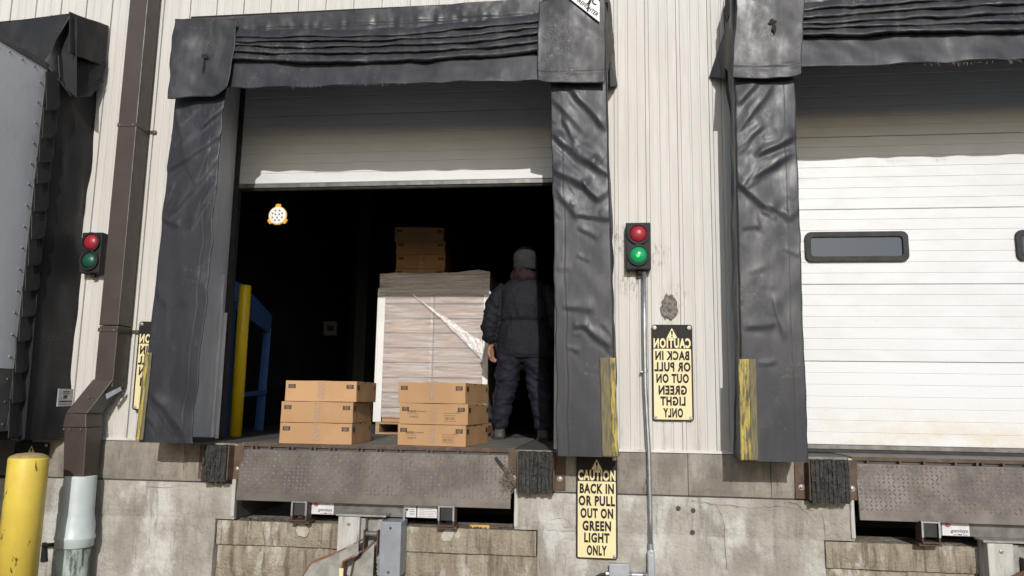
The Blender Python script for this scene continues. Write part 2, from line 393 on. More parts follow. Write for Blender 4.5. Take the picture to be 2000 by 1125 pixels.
mFilmT = film_mat('layered stretch film', (.74, .71, .70), .5, .85, 9, (.25, 1, 6), .25)
mFilm2 = film_mat('bunched stretch film', (.90, .88, .86), .55, 1, 30, (1.6, 1, 3), .18)
mTape = film_mat('clear tape', (.60, .45, .33), .10, .32, 14, V1, .18)

# ------------------------------------------------------------------ lettering
_txt = {}
def text_geo(s, offset=.0, shear=0):
    k = (s, offset, shear)
    if k not in _txt:
        c = bpy.data.curves.new('t', 'FONT'); c.body = s; c.size = 1; c.extrude = .02; c.offset = offset; c.shear = shear; c.resolution_u = 3; c.space_character = 1.0+offset*3.2
        o = bpy.data.objects.new('t', c); COL.objects.link(o)
        dg = bpy.context.evaluated_depsgraph_get(); me = o.evaluated_get(dg).to_mesh()
        v = [tuple(p.co) for p in me.vertices]; f = [tuple(p.vertices) for p in me.polygons]
        o.to_mesh_clear() if False else o.evaluated_get(dg).to_mesh_clear()
        bpy.data.objects.remove(o); bpy.data.curves.remove(c)
        _txt[k] = (v, f)
    return _txt[k]
def lettering(s, cx, cz, wd, ht, y, t=.0015, offset=.018, mirror=False, shear=0, rot=0):
    """block of letters centred at (cx, cz) facing -y, fitted to wd x ht"""
    v, f = text_geo(s, offset, shear); a = np.array(v)
    lo, hi = a.min(0), a.max(0); a = (a-(lo+hi)/2)/(hi-lo)
    x, z, d = a[:, 0]*wd, a[:, 1]*ht, -a[:, 2]*t
    if mirror: x = -x
    c, q = math.cos(rot), math.sin(rot)
    vs = np.stack([cx+c*x-q*z, y+d, cz+q*x+c*z], -1).tolist()
    return vs, [tuple(reversed(g)) for g in f] if mirror else list(f)

# ------------------------------------------------------------------ levels
FZ = .02           # dock floor
YD = .45           # plane of the sectional doors
YP = -.42          # front of the dock pads
GZ = -1.22         # yard
PIT1 = (-2.845, -.672); PIT2 = (1.742, 3.90)

# ------------------------------------------------------------------ setting
g = obj('ground', box(-400, 400, -400, 400, GZ-.2, GZ), mAsph, kind='structure')
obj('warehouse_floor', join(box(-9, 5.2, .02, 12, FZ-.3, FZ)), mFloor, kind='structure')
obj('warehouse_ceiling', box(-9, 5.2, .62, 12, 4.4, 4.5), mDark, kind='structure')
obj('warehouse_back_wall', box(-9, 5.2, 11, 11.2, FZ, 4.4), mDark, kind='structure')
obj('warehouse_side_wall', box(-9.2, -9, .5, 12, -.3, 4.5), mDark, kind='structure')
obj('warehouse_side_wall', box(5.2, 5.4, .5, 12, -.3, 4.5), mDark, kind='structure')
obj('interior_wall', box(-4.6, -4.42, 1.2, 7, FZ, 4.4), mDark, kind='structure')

# ---- building wall: ribbed metal panels on a backing wall
bw = thing('building_wall', 'tall beige ribbed metal wall of the loading dock building', 'wall', (0, 0, .03))
OP = [(-8.2, -4.75), (-3.34, -.36), (1.24, 4.15)]      # dock openings
LINT = 3.22
xs = [-9.2]
for a, b in OP: xs += [a, b]
xs += [6.2]
back = [box(xs[i], xs[i+1], .016, YD-.03, -.2, LINT) for i in range(0, len(xs), 2)] + [box(-9.2, 6.2, .016, YD-.03, LINT, 7.0)]
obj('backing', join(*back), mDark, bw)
PW = .2447
def panel_geo(z0, z1):
    pr = [(0, .016), (.0005, .010), (.0025, .0), (.064, 0), (.069, .006), (.078, .006), (.084, 0), (.134, 0), (.139, .006), (.148, .006), (.154, 0), (.214, 0), (.2150, .009), (.2170, .009), (.2185, -.009), (.2405, -.009), (.2415, .010), (.2447, .010), (.2447, .016)]
    v = [(x, y, z) for z in (z0, z1) for x, y in pr]; n = len(pr)
    f = [(i, i+1, n+i+1, n+i) for i in range(n-1)]
    f.append(tuple(range(n)))
    return v, f
pm_full = mesh('wall_panel', *panel_geo(0, 6.9), mWall); pm_top = mesh('wall_panel', *panel_geo(LINT, 6.9), mWall)
k0 = int(math.floor((-5.6-.105)/PW)); k1 = int(math.ceil((3.7-.105)/PW))
for k in range(k0, k1):
    x = .105+PW*k; c = x+PW/2
    top = any(a-.02 < c < b+.02 for a, b in OP)
    inst('wall_panel', pm_top if top else pm_full, bw, (x, random.uniform(0, .0015), 0))
obj('base_trim', join(box(-4.74, -3.34, -.018, .012, .022, .042), box(-.36, 1.24, -.018, .012, .022, .042)), mTrim, bw, bevel=.003)

# ---- concrete foundation
fw = thing('foundation_wall', 'weathered grey concrete foundation wall under the metal wall', 'wall', (0, 0, GZ))
def rough_block(x0, x1, z0, z1, yf, yb, n=.045, amp=.006, seed=0):
    nx = max(2, int((x1-x0)/n)); nz = max(2, int((z1-z0)/n))
    X, Z = np.meshgrid(np.linspace(x0, x1, nx+1), np.linspace(z0, z1, nz+1))
    Y = yf + amp*vnoise(X*6, Z*6, 0, seed) + amp*.6*vnoise(X*17, Z*17, 0, seed+1)
    e = np.minimum(np.minimum(X-x0, x1-X), np.minimum(Z-z0, z1-Z)); Y = Y + .008*np.exp(-(e/.008)**2)
    v, f = grid(X, Y, Z); m = len(v); nu = nx+1
    per = [i for i in range(nu)] + [j*nu+nx for j in range(1, nz+1)] + [nz*nu+i for i in range(nx-1, -1, -1)] + [j*nu for j in range(nz-1, 0, -1)]
    b = [(v[i][0], yb, v[i][2]) for i in per]
    f += [(per[i], m+i, m+(i+1) % len(per), per[(i+1) % len(per)]) for i in range(len(per))]
    f = [tuple(q) for q in f]
    return v+b, f
JZ = -.282
lx = [(-4.62, -4.30), (-4.296, -3.30), (-3.296, PIT1[0]-.03), (PIT1[1]+.03, .0), (.004, .596), (.60, 1.18), (1.184, PIT2[0]-.03)]
for i, (a, b) in enumerate(lx): obj('ledge_block', rough_block(a, b, JZ+.006, .018, -.03, .3, seed=i), mConcUp, fw, smooth=False)
BT = -.555
obj('pier', rough_block(-4.62, PIT1[0]-.004, BT, JZ-.006, -.034, .3, seed=11), mConc, fw)
obj('pier', rough_block(PIT1[1]+.004, PIT2[0]-.004, BT, JZ-.006, -.034, .3, seed=12), mConc, fw)
BX1 = (-3.0, -.495); BX2 = (1.53, 4.2)
obj('pier', rough_block(-4.62, BX1[0], GZ, BT, -.034, .3, seed=13), mConc, fw)
obj('pier', rough_block(BX1[1], BX2[0], GZ, BT, -.034, .3, seed=14), mConc, fw)
for (a, b) in (BX1, BX2):
    obj('sill_beam', rough_block(a+.012, b-.012, -.745, BT-.012, -.018, .3, amp=.012, seed=21), mConcSt, fw)
    obj('lower_wall', rough_block(a+.004, b-.004, GZ, -.752, .012, .3, amp=.014, seed=22), mConcSt, fw)
obj('joint_filler', join(box(-4.6, 1.7, -.014, .2, JZ-.007, JZ+.007)), mSeamDk, fw)
for a, b in (PIT1, PIT2):
    obj('pit_lining', join(box(a-.02, a, .0, 1.9, BT, -.03), box(b, b+.02, .0, 1.9, BT, -.03), box(a, b, 1.7, 1.75, -.7, -.03), box(a, b, .25, 1.7, -.72, -.7)), mSeamDk, fw)
obj('pit_edge_angle', join(box(PIT1[0]-.032, PIT1[0]-.002, -.042, .0, BT+.02, .012), box(PIT1[1]+.002, PIT1[1]+.03, -.042, 0, BT+.02, .012), box(PIT2[0]-.03, PIT2[0]-.002, -.042, 0, BT+.02, .012)), mWhiteBox, fw, bevel=.003)
# shaded concrete under the trailer
obj('pier', rough_block(-9, -4.66, GZ, -.3, -.03, .3, n=.2, seed=16), mConc, fw)
# bolt holes filled with mortar plugs
for px, py in ((1325, 993), (1354, 997), (1353, 1040)):
    p = at(px, py, -.04); obj('mortar_plug', cyl((p[0], -.045, p[2]), (p[0], -.02, p[2]), .016, .018, 14), mSeamDk, fw)
# cracks: thin irregular recess lines
def crack(pts, wd=.0026):
    P = [at(x, y, -.0385) for x, y in pts]; Q = []
    for i in range(len(P)-1):
        for t in np.linspace(0, 1, 6)[:-1]: Q.append((P[i][0]*(1-t)+P[i+1][0]*t+random.uniform(-.006, .006), P[i][2]*(1-t)+P[i+1][2]*t+random.uniform(-.006, .006)))
    v, f = [], []
    for i, (x, z) in enumerate(Q):
        d = wd*random.uniform(.25, 1); v += [(x-d*.5, -.043, z-d*.5), (x+d*.5, -.043, z+d*.5)]
        if i: f.append((2*i-2, 2*i-1, 2*i+1, 2*i))
    return v, f
CR = [[(1350, 978), (1400, 985), (1470, 992), (1530, 988), (1600, 1000)], [(1400, 985), (1412, 1010), (1416, 1060), (1420, 1124)], [(1514, 918), (1518, 948), (1517, 975)], [(1605, 995), (1610, 1040), (1612, 1065)], [(1045, 1072), (1068, 1018), (1100, 1010), (1122, 1030)], [(1052, 1095), (1058, 1124)], [(280, 948), (320, 952), (380, 945)], [(1100, 1031), (1124, 1029)], [(1530, 980), (1560, 985), (1600, 1030)]]
obj('crack', join(*[crack(c) for c in CR]), mSeamDk, fw, kind='stuff')

# ---- torn patch in the metal wall
def blob_poly(cx, cz, rx, rz, n=26, j=.22, seed=1):
    r = random.Random(seed); return [(cx+rx*(1+r.uniform(-j, j))*math.cos(2*math.pi*i/n), cz+rz*(1+r.uniform(-j, j))*math.sin(2*math.pi*i/n)) for i in range(n)]
p = at(1308, 600, -.01)
obj('torn_patch', prism(blob_poly(p[0], p[2], .06, .10, seed=3), -.016, .004), mPaint, bw, bevel=.004)
# ------------------------------------------------------------------ sectional doors
def door_panel_geo(x0, x1, z0, z1, ribs=7, holes=()):
    h = z1-z0; pr = [(z0+.002, .03), (z0+.002, .003), (z0+.006, 0)]
    for k in range(1, ribs):
        z = z0 + h*k/ribs
        pr += [(z-.006, 0), (z-.003, .0045), (z+.003, .0045), (z+.0055, 0)]
    pr += [(z1-.006, 0), (z1-.002, .003), (z1-.002, .03)]
    v = [(x, YD+d, z) for z, d in pr for x in (x0, x1)]; n = len(pr)
    f = [(2*i, 2*i+1, 2*i+3, 2*i+2) for i in range(n-1)]
    v2, f2 = box(x0, x1, YD+.0305, YD+.05, z0+.002, z1-.002)
    return join((v, f), (v2, f2))
d1 = thing('sectional_door', 'white sectional overhead door raised above the open bay', 'door', (-1.8, YD, 2.24))
for a, b in ((2.262, 2.886), (2.886, 3.50), (3.50, 4.1)): obj('door_panel', door_panel_geo(-3.255, -.30, a, b), mDoor, d1)
obj('bottom_retainer', box(-3.255, -.30, YD-.006, YD+.05, 2.222, 2.26), mAlu, d1, bevel=.003)
obj('bottom_seal', tube([(-3.23, YD+.02, 2.212), (-.31, YD+.02, 2.212)], .016, 10), mRubber, d1, smooth=True)
d2 = thing('sectional_door', 'white sectional overhead door closed down to the sill, with dark oblong windows', 'door', (2.6, YD, .05))
zb = [.085, .729, 1.341, 1.953, 2.563, 3.175, 3.79]
for i in range(6): obj('door_panel', door_panel_geo(1.26, 4.12, zb[i], zb[i+1]), mDoorF if i == 0 else mDoor, d2)
obj('bottom_retainer', box(1.26, 4.12, YD-.006, YD+.05, .052, .084), mAlu, d2, bevel=.003)
obj('bottom_seal', box(1.26, 4.12, YD-.002, YD+.05, FZ+.002, .051), mRubber, d2, bevel=.006)
for x0 in (at(1572, 483, YD-.01)[0], at(1984, 480, YD-.01)[0]):
    zc = at(1670, 482, YD-.01)[2]; hw = .79; hh = .122
    fr = obj('window', ring(rrect(x0, x0+hw, zc-hh, zc+hh, .05), rrect(x0+.045, x0+hw-.045, zc-hh+.043, zc+hh-.043, .025), YD-.026, YD-.001), mRubber, d2, bevel=.004)
    obj('pane', prism(rrect(x0+.04, x0+hw-.04, zc-hh+.036, zc+hh-.036, .03), YD-.008, YD-.002), mGlass, fr)
# door tracks and jamb
jb = thing('door_jamb', 'grey steel jamb lining beside the open bay, with a white corner angle', 'door frame', (-3.2, 0, FZ))
JP = [(-3.20, -.10), (-3.285, YD-.015), (-3.335, YD-.015), (-3.335, -.10)]
obj('jamb_panel', ([(x, y, z) for z in (.045, 3.2) for x, y in JP], [(3, 2, 1, 0), (4, 5, 6, 7), (0, 1, 5, 4), (1, 2, 6, 5), (2, 3, 7, 6), (3, 0, 4, 7)]), mJamb, jb)
obj('door_track', box(-3.33, -3.27, YD+.06, YD+.11, .05, 3.2), mBlack, jb)
obj('corner_angle', join(box(-3.272, -3.256, .20, .30, .03, 1.42), box(-3.272, -3.240, .30, .312, .03, 1.42)), mJambW, jb, bevel=.002)
obj('guide_rail', join(box(-3.280, -3.266, .335, .40, .03, 1.10), box(-3.280, -3.246, .40, .41, .03, 1.10)), mJambW, jb, bevel=.002)
obj('rivet', join(*[lathe([(.006, 0), (.004, .004)], (0, 0, 0), 8) for _ in range(1)]), mBolt, jb, local=True).location = (-.045, .2, 1.7)
obj('edge_seal', box(-3.33, -3.242, YD-.010, YD+.05, .04, 3.2), mRubber, jb)

# ------------------------------------------------------------------ dock pads
def crease_field(X, Z, cr):
    D = np.zeros_like(X)
    for (x0, y0, x1, y1, wd, h) in cr:
        a = np.array(at(x0, y0, YP))[[0, 2]]; b = np.array(at(x1, y1, YP))[[0, 2]]
        d = b-a; L = np.hypot(*d); d = d/L
        wob = .012*vnoise(X*9, Z*9, 0, 5)
        t = ((X-a[0])*d[0]+(Z-a[1])*d[1])/L; s = -(X-a[0])*d[1]+(Z-a[1])*d[0]+wob
        env = np.clip(np.minimum(t+.12, 1.12-t)/.3, 0, 1); env = env*env*(3-2*env)
        wl = wd*(1.0+.9*np.clip(t, 0, 1)+.35*vnoise(X*7, Z*7, 2, 6))
        D += .72*h*env*np.where(s > 0, np.exp(-(s/(wl*3.0))**2), np.exp(-(s/(wl*.7))**2)) - .16*h*env*np.exp(-((s+2.2*wl)/(wl*1.3))**2)
    return D
def side_pad(name, label, io, oo, zlim, creases, side, group, strip=None, mats=None, inner_back=None, wave=.006, seed=0, outer_back=None):
    """io / oo: X of the opening-side and far-side front edges at the bottom and top; side=+1 opening lies to +X"""
    z0, z1 = zlim
    t = thing(name, label, 'dock pad', ((io[0]+oo[0])/2, -.2, z0), group)
    nv = 230; ns = 12; nf = 64
    vz = np.linspace(z0, z1, nv)
    f = (vz-z0)/(z1-z0)
    I = io[0]+(io[1]-io[0])*f; O = oo[0]+(oo[1]-oo[0])*f
    I = I + side*(wave*vnoise(vz*4, seed, 0, seed)+wave*.6*vnoise(vz*11, seed, 0, seed+1)); O = O + wave*.4*vnoise(vz*5, 3, 0, seed+2)
    ib = (I - side*.30) if inner_back is None else np.full(nv, inner_back)
    ob = O if outer_back is None else O + outer_back
    rows = []
    for j in range(nv):
        sec = [(ob[j]+(O[j]-ob[j])*k/ns, YP*k/ns + .0) for k in range(ns)]
        sec += [(O[j]+(I[j]-O[j])*k/nf, YP) for k in range(nf+1)]
        sec += [(I[j]+(ib[j]-I[j])*k/ns, YP+(-.06-YP)*k/ns) for k in range(1, ns+1)]
        rows.append(sec)
    A = np.array(rows); k = np.array([.25, .5, .25])
    for _ in range(3): A[:, 1:-1] = .25*A[:, :-2]+.5*A[:, 1:-1]+.25*A[:, 2:]
    X, Y = A[..., 0], A[..., 1]; Z = np.repeat(vz[:, None], X.shape[1], 1)
    if creases:
        rw = random.Random(seed*7); cs = list(creases)
        for _ in range(34):
            c = rw.choice(creases); dx, dy = c[2]-c[0], c[3]-c[1]; k = rw.uniform(.25, .8); ox, oy = rw.gauss(0, 26), rw.gauss(0, 60)
            j = rw.uniform(-.3, .3); cs.append((c[0]+ox, c[1]+oy, c[0]+ox+dx*k-dy*j*.4, c[1]+oy+dy*k+dx*j*.4, rw.uniform(.005, .011), rw.uniform(.0015, .0055)))
        creases = cs
    D = crease_field(X, Z, creases); fr = np.zeros(X.shape[1]); fr[ns-3:ns+nf+4] = 1
    sg = 1 if side > 0 else -1
    D = D + .006*vnoise(X*3.2, Z*1.6, seed, 3) + .003*vnoise(X*10-sg*Z*8, (Z+sg*X)*2.2, seed, 4)*np.clip((Z-.6)/1.2, .25, 1)
    ui = np.abs(X-I[:, None])-.085; D = D - .0018*np.exp(-(ui/.0035)**2) + .0006*np.exp(-((ui-.012)/.006)**2)
    Y = Y - D*fr
    X = X + (1-fr)*.02*vnoise(Y*9, Z*3.5, seed, 8)
    g = grid(X, Y, Z)
    if side < 0: g = (g[0], [tuple(reversed(q)) for q in g[1]])
    if side > 0: pass
    o = obj('cover', g, mats or mVin, t, smooth=True)
    obj('bottom_panel', box(min(io[0], oo[0])+.02, max(io[0], oo[0])-.02, YP+.03, -.06, z0+.004, z0+.03), mBlack, t)
    if strip:
        x0, x1, za, zt, xs = strip
        n = 60; zz = np.linspace(za, zt, n); uu = np.linspace(0, 1, 7)
        U, ZZ = np.meshgrid(uu, zz); fz = (ZZ-z0)/(z1-z0)
        for nm, a, b, m_ in (('guide_strip', x0, xs, mYelStrip), ('strip_backing', xs, x1, mStripDk)):
            sh = (oo[1]-oo[0])*fz
            XX = a+(b-a)*U+sh; YY = YP-.014-.004*vnoise(XX*30, ZZ*8, seed, 6)
            obj(nm, grid(XX, YY, ZZ), m_, t, smooth=True, solid=.006)
    return t
# yellow strip: on the far-side lower front edge
CL = [(322, 335, 440, 258, .022, .022), (335, 300, 432, 215, .02, .012), (335, 420, 432, 300, .026, .02), (375, 445, 428, 345, .018, .014), (345, 230, 375, 330, .03, .008), (302, 775, 366, 850, .018, .014), (318, 430, 350, 440, .012, .010), (300, 560, 330, 600, .02, .006), (395, 250, 444, 205, .018, .016), (360, 600, 410, 560, .03, .006)]
CRr = [(1110, 172, 1184, 250, .016, .024), (1076, 190, 1150, 262, .022, .014), (1098, 232, 1128, 280, .018, .016), (1078, 262, 1160, 326, .018, .026), (1150, 318, 1190, 345, .014, .016), (1078, 330, 1145, 362, .02, .026), (1138, 356, 1172, 392, .016, .022), (1085, 365, 1130, 425, .02, .014), (1126, 420, 1194, 426, .008, .012), (1130, 445, 1170, 465, .012, .007), (1137, 637, 1192, 680, .010, .010), (1100, 600, 1160, 602, .012, .006), (1120, 640, 1150, 636, .01, .008)]
C2 = [(1440, 205, 1478, 160, .016, .018), (1446, 250, 1508, 165, .02, .018), (1480, 305, 1552, 262, .016, .026), (1440, 300, 1490, 235, .024, .012), (1470, 350, 1548, 300, .018, .016), (1436, 355, 1510, 410, .02, .020), (1505, 400, 1545, 430, .014, .010), (1450, 447, 1485, 443, .010, .008), (1455, 640, 1515, 632, .012, .008), (1510, 580, 1530, 660, .012, .006)]
side_pad('side_pad', 'creased dark grey dock pad left of the open bay, behind the brown downspout', (-3.012, -2.93), (-3.45, -3.38), (.035, 3.3), CL, 1, 'dock pads beside the bays', strip=(-3.458, -3.40, .05, .70, -3.425), seed=1, wave=.012)
side_pad('side_pad', 'wrinkled dark grey dock pad beside the person, right edge of the open bay', (-.34, -.425), (.085, .01), (.008, 3.3), CRr, -1, 'dock pads beside the bays', strip=(.088, -.020, .012, .69, .048), seed=2, wave=.006)
side_pad('side_pad', 'dark grey dock pad with a brownish scuff, next to the closed white door', (1.357, 1.372), (.915, .932), (.004, 3.4), C2, 1, 'dock pads beside the bays', strip=(.905, 1.02, .01, .69, .975), seed=3, wave=.004, outer_back=.03)
side_pad('side_pad', 'black dock pad squeezed by the trailer at the far left', (-4.80, -4.85), (-4.385, -4.44), (.03, 3.1), [], -1, 'dock pads beside the bays', seed=4, mats=mVinB, wave=.012, outer_back=.06)

def quad_sheet(pts, Y, n=(40, 40), amp=.01, freq=7, seed=0, round_bl=0, round_br=0, curl=0, Ys=None, cr=(), gather=0, hem=0):
    """cloth sheet between four outline points (tl, tr, br, bl); Ys gives each its own depth"""
    Ys = Ys or [Y]*4
    P = [np.array(at(p[0], p[1], y)) for p, y in zip(pts, Ys)]
    U, V = np.meshgrid(np.linspace(0, 1, n[0]), np.linspace(0, 1, n[1]))
    U, V = U[..., None], V[..., None]
    Q = (1-V)*((1-U)*P[0]+U*P[1]) + V*((1-U)*P[3]+U*P[2]); U, V = U[..., 0], V[..., 0]
    X, YY, Z = Q[..., 0].copy(), Q[..., 1].copy(), Q[..., 2].copy()
    L = np.hypot(P[3][0]-P[0][0], P[3][2]-P[0][2])
    if round_bl: Z += V*round_bl*np.clip(1-U/.3, 0, 1)**2
    if round_br: Z += V*round_br*np.clip((U-.7)/.3, 0, 1)**2
    A, B = X*freq+YY*freq*1.3, Z*freq
    YY -= amp*(vnoise(A*.5, B*.5, 0, seed)+.36*vnoise(A*1.1+B*.6, B*1.0, 0, seed+1)+.07*vnoise(A*3, B*3, 0, seed+2))
    X += amp*.4*vnoise(B*1.2, U*3, 0, seed+3); Z += amp*.8*vnoise(A*.9, 0, 0, seed+4)*V
    if gather: YY -= gather*vnoise(X*26, Z*2, 0, seed+7)*np.exp(-((V-.62)/.22)**2) - .006*np.exp(-((V-.62)/.05)**2)
    if hem: YY += .004*np.exp(-((V-hem)/.008)**2) - .003*np.exp(-((V-hem-.025)/.02)**2)
    YY -= curl*(np.abs(U-.5)*2)**4*.5 + curl*V**5
    if cr: YY -= crease_field(X, Z, cr)
    v, f = grid(X, YY, Z); return v, [tuple(reversed(q)) for q in f]

def pleat(lt, lb, mt, mb, rt, rb, xl, xm, xr, seed, y_in=-.004, y_out=-.056, n=190):
    """one fold of the head curtain: pixel heights of its top and bottom edge at left, middle, right"""
    xs_ = np.linspace(xl, xr, n); nv = 7
    def bez(a, b, c, x): 
        t = (x-xl)/(xr-xl); tm = (xm-xl)/(xr-xl)
        k = (b-(1-tm)*a-tm*c)/(tm*(1-tm)+1e-9); return (1-t)*a+t*c+k*t*(1-t)
    R = []
    for j in range(nv):
        v = j/(nv-1); row = []
        for i, x in enumerate(xs_):
            yt, yb = bez(lt, mt, rt, x), bez(lb, mb, rb, x)
            wv = 3.4*float(vnoise(x/60, seed*3.1, 0, seed))+1.0*float(vnoise(x/14, seed, 1, seed+9))
            yy = yt+(yb-yt)*v + wv*(v*.9+.1)
            dep = y_in+(y_out-y_in)*(v**.7) - .012*math.sin(math.pi*v) - .012*float(vnoise(x/40, v*1.5, seed, 2)) - .003*float(vnoise(x/13, v*2, seed, 3))
            if v == 1: dep += .028
            row.append(at(x, yy, YP+dep))
        R.append(row)
    A = np.array(R); v, f = grid(A[..., 0], A[..., 1], A[..., 2]); return v, [tuple(reversed(q)) for q in f]

def head_pad(label, x0, x1, ztop, zbot):
    t = thing('head_pad', label, 'dock pad', ((x0+x1)/2, -.2, zbot), 'head pads over the bays')
    obj('core', box(x0, x1, YP+.045, -.005, ztop-.20, ztop-.02), mBlack, t)
    return t
h1 = head_pad('dark grey head curtain with sagging pleats above the open bay', -3.33, .0, 3.45, 2.76)
obj('top_cover', quad_sheet([(445, 36), (1060, -4), (1060, 50), (452, 74)], YP-.012, (260, 24), .012, 10, 31, gather=.007), mVinW, h1, smooth=True)
obj('top_panel', join(box(-3.36, .03, YP+.02, .0, 3.37, 3.40)), mVinS, h1)
PL = [(72, 70, 44), (82, 80, 56), (92, 93, 70), (103, 106, 84), (118, 122, 101)]
for k in range(5):
    l0, m0, r0 = PL[k]; l_, m_, r_ = (PL[k-1] if k else (60, 60, 32))
    obj('pleat', pleat(l_-7, l0, m_-7, m0, r_-8, r0, 452, 760, 1056, k+1), mVinW, h1, smooth=True)
obj('skirt', quad_sheet([(420, 110), (1085, 90), (1085, 156), (420, 173)], YP-.02, (140, 24), .011, 8, 41, Ys=[YP, YP, YP-.03, YP-.03]), mVin, h1, smooth=True, solid=.004)
def tear(cx, cy, Y, sx, sz, seed):
    p = at(cx, cy, Y); return prism(blob_poly(p[0], p[2], sx, sz, 18, .55, seed), Y, Y+.004)
fl = obj('corner_flap', quad_sheet([(342, 37), (463, 40), (445, 185), (333, 193)], YP-.065, (60, 60), .022, 7, 51, round_br=.05, curl=.012), mVinW, h1, smooth=True, solid=.005)
obj('tear', join(tear(400, 110, YP-.088, .022, .022, 2), tear(397, 128, YP-.088, .006, .05, 5)), mBlack, fl)
fr_ = obj('corner_flap', quad_sheet([(1052, 4), (1182, -30), (1180, 161), (1050, 165)], YP-.065, (60, 70), .015, 7, 61, round_bl=.03, curl=.008, hem=.86), mVinW, h1, smooth=True, solid=.005)
obj('side_wing', quad_sheet([(1180, -40), (1186, -40), (1200, 85), (1181, 160)], 0, (24, 50), .012, 9, 66, Ys=[YP-.05, -.1, -.04, YP-.04]), mVinS, h1, smooth=True, solid=.004)
obj('side_wing', quad_sheet([(1190, 60), (1197, 75), (1205, 168), (1192, 170)], 0, (16, 40), .008, 9, 67, Ys=[-.2, -.05, -.02, -.16]), mVin, h1, smooth=True, solid=.004)
h2 = head_pad('dark grey pleated head curtain above the closed white door', .94, 4.3, 3.5, 2.80)
obj('top_cover', quad_sheet([(1560, -12), (2620, -98), (2620, -50), (1570, 30)], YP-.012, (300, 24), .012, 10, 32, gather=.007), mVinW, h2, smooth=True)
PL2 = [(24, 5, -22), (37, 20, -8), (49, 36, 8), (58, 50, 26), (73, 66, 48)]
for k in range(5):
    l0, m0, r0 = PL2[k]; l_, m_, r_ = (PL2[k-1] if k else (10, -8, -36))
    obj('pleat', pleat(l_-7, l0, m_-8, m0, r_-9, r0, 1566, 1830, 2600, k+21), mVinW, h2, smooth=True)
obj('skirt', quad_sheet([(1530, 62), (2620, 28), (2620, 90), (1530, 135)], YP-.02, (140, 24), .011, 8, 42, Ys=[YP, YP, YP-.03, YP-.03]), mVin, h2, smooth=True, solid=.004)
fl = obj('corner_flap', quad_sheet([(1440, -60), (1575, -60), (1564, 156), (1431, 150)], YP-.065, (60, 80), .014, 7, 71, round_br=.03, curl=.008, hem=.88), mVinW, h2, smooth=True, solid=.005)
obj('tear', join(tear(1508, 42, YP-.088, .03, .02, 12), tear(1512, 56, YP-.088, .012, .03, 15)), mBlack, fl)
obj('side_wing', quad_sheet([(1418, -40), (1440, -40), (1432, 148), (1412, 130)], 0, (20, 50), .014, 9, 76, Ys=[-.02, YP-.05, YP-.04, -.10]), mVinS, h2, smooth=True, solid=.004)
obj('side_wing', quad_sheet([(1416, 60), (1420, 90), (1418, 155), (1385, 152)], 0, (16, 40), .008, 9, 77, Ys=[-.03, -.16, -.16, -.02]), mVin, h2, smooth=True, solid=.004)
# frayed threads under the skirts
def threads(x0, x1, yfun, n, seed):
    r = random.Random(seed); gs = []
    for _ in range(n):
        x = r.uniform(x0, x1); p = at(x, yfun(x)-1, YP-.05)
        q = (p[0]+r.uniform(-.02, .02), p[1], p[2]-r.uniform(.008, .03)); m = ((p[0]+q[0])/2+.006, p[1], (p[2]+q[2])/2)
        gs.append(tube([p, m, q], .0011, 4))
    return join(*gs)
obj('frayed_thread', threads(560, 820, lambda x: 172-15*(x-445)/609, 26, 1), mStraw, h1, kind='stuff')
obj('frayed_thread', threads(1800, 1990, lambda x: 134-22*(x-1566)/584, 26, 2), mStraw, h2, kind='stuff')
# bay at the far left
h3 = head_pad('black head curtain crumpled on top of the grey trailer', -7.9, -4.36, 3.40, 2.78)
obj('top_cover', quad_sheet([(-260, 78), (140, 24), (92, 128), (-260, 130)], YP-.01, (60, 30), .016, 5, 81, Ys=[YP, YP, YP-.05, YP-.05]), mVinB, h3, smooth=True, solid=.004)
obj('corner_flap', quad_sheet([(138, 25), (213, 51), (208, 131), (137, 103)], 0, (40, 40), .016, 6, 85, Ys=[YP-.02, -.02, -.03, YP-.03]), mVinB, h3, smooth=True, solid=.004)
obj('corner_flap', quad_sheet([(112, 98), (206, 120), (200, 160), (117, 165)], 0, (40, 40), .012, 6, 87, Ys=[YP-.01, -.06, -.08, YP-.0], round_bl=.02, round_br=.05), mVinB, h3, smooth=True, solid=.004)
obj('corner_flap', quad_sheet([(116, 158), (201, 158), (178, 188), (138, 190)], 0, (30, 20), .008, 6, 88, Ys=[YP-.012, -.07, -.15, YP+.05]), mVinB, h3, smooth=True, solid=.004)
obj('flap_lining', quad_sheet([(100, 30), (150, 34), (150, 190), (88, 140)], 0, (10, 20), .004, 6, 93, Ys=[YP+.02, YP+.02, YP+.03, YP+.02]), mVinB, h3, smooth=True)
obj('crumpled_flap', quad_sheet([(138, 34), (128, 62), (114, 160), (85, 118)], 0, (30, 40), .02, 9, 91, Ys=[YP-.03, YP+.1, YP-.02, YP-.08]), mVinB, h3, smooth=True, solid=.004)
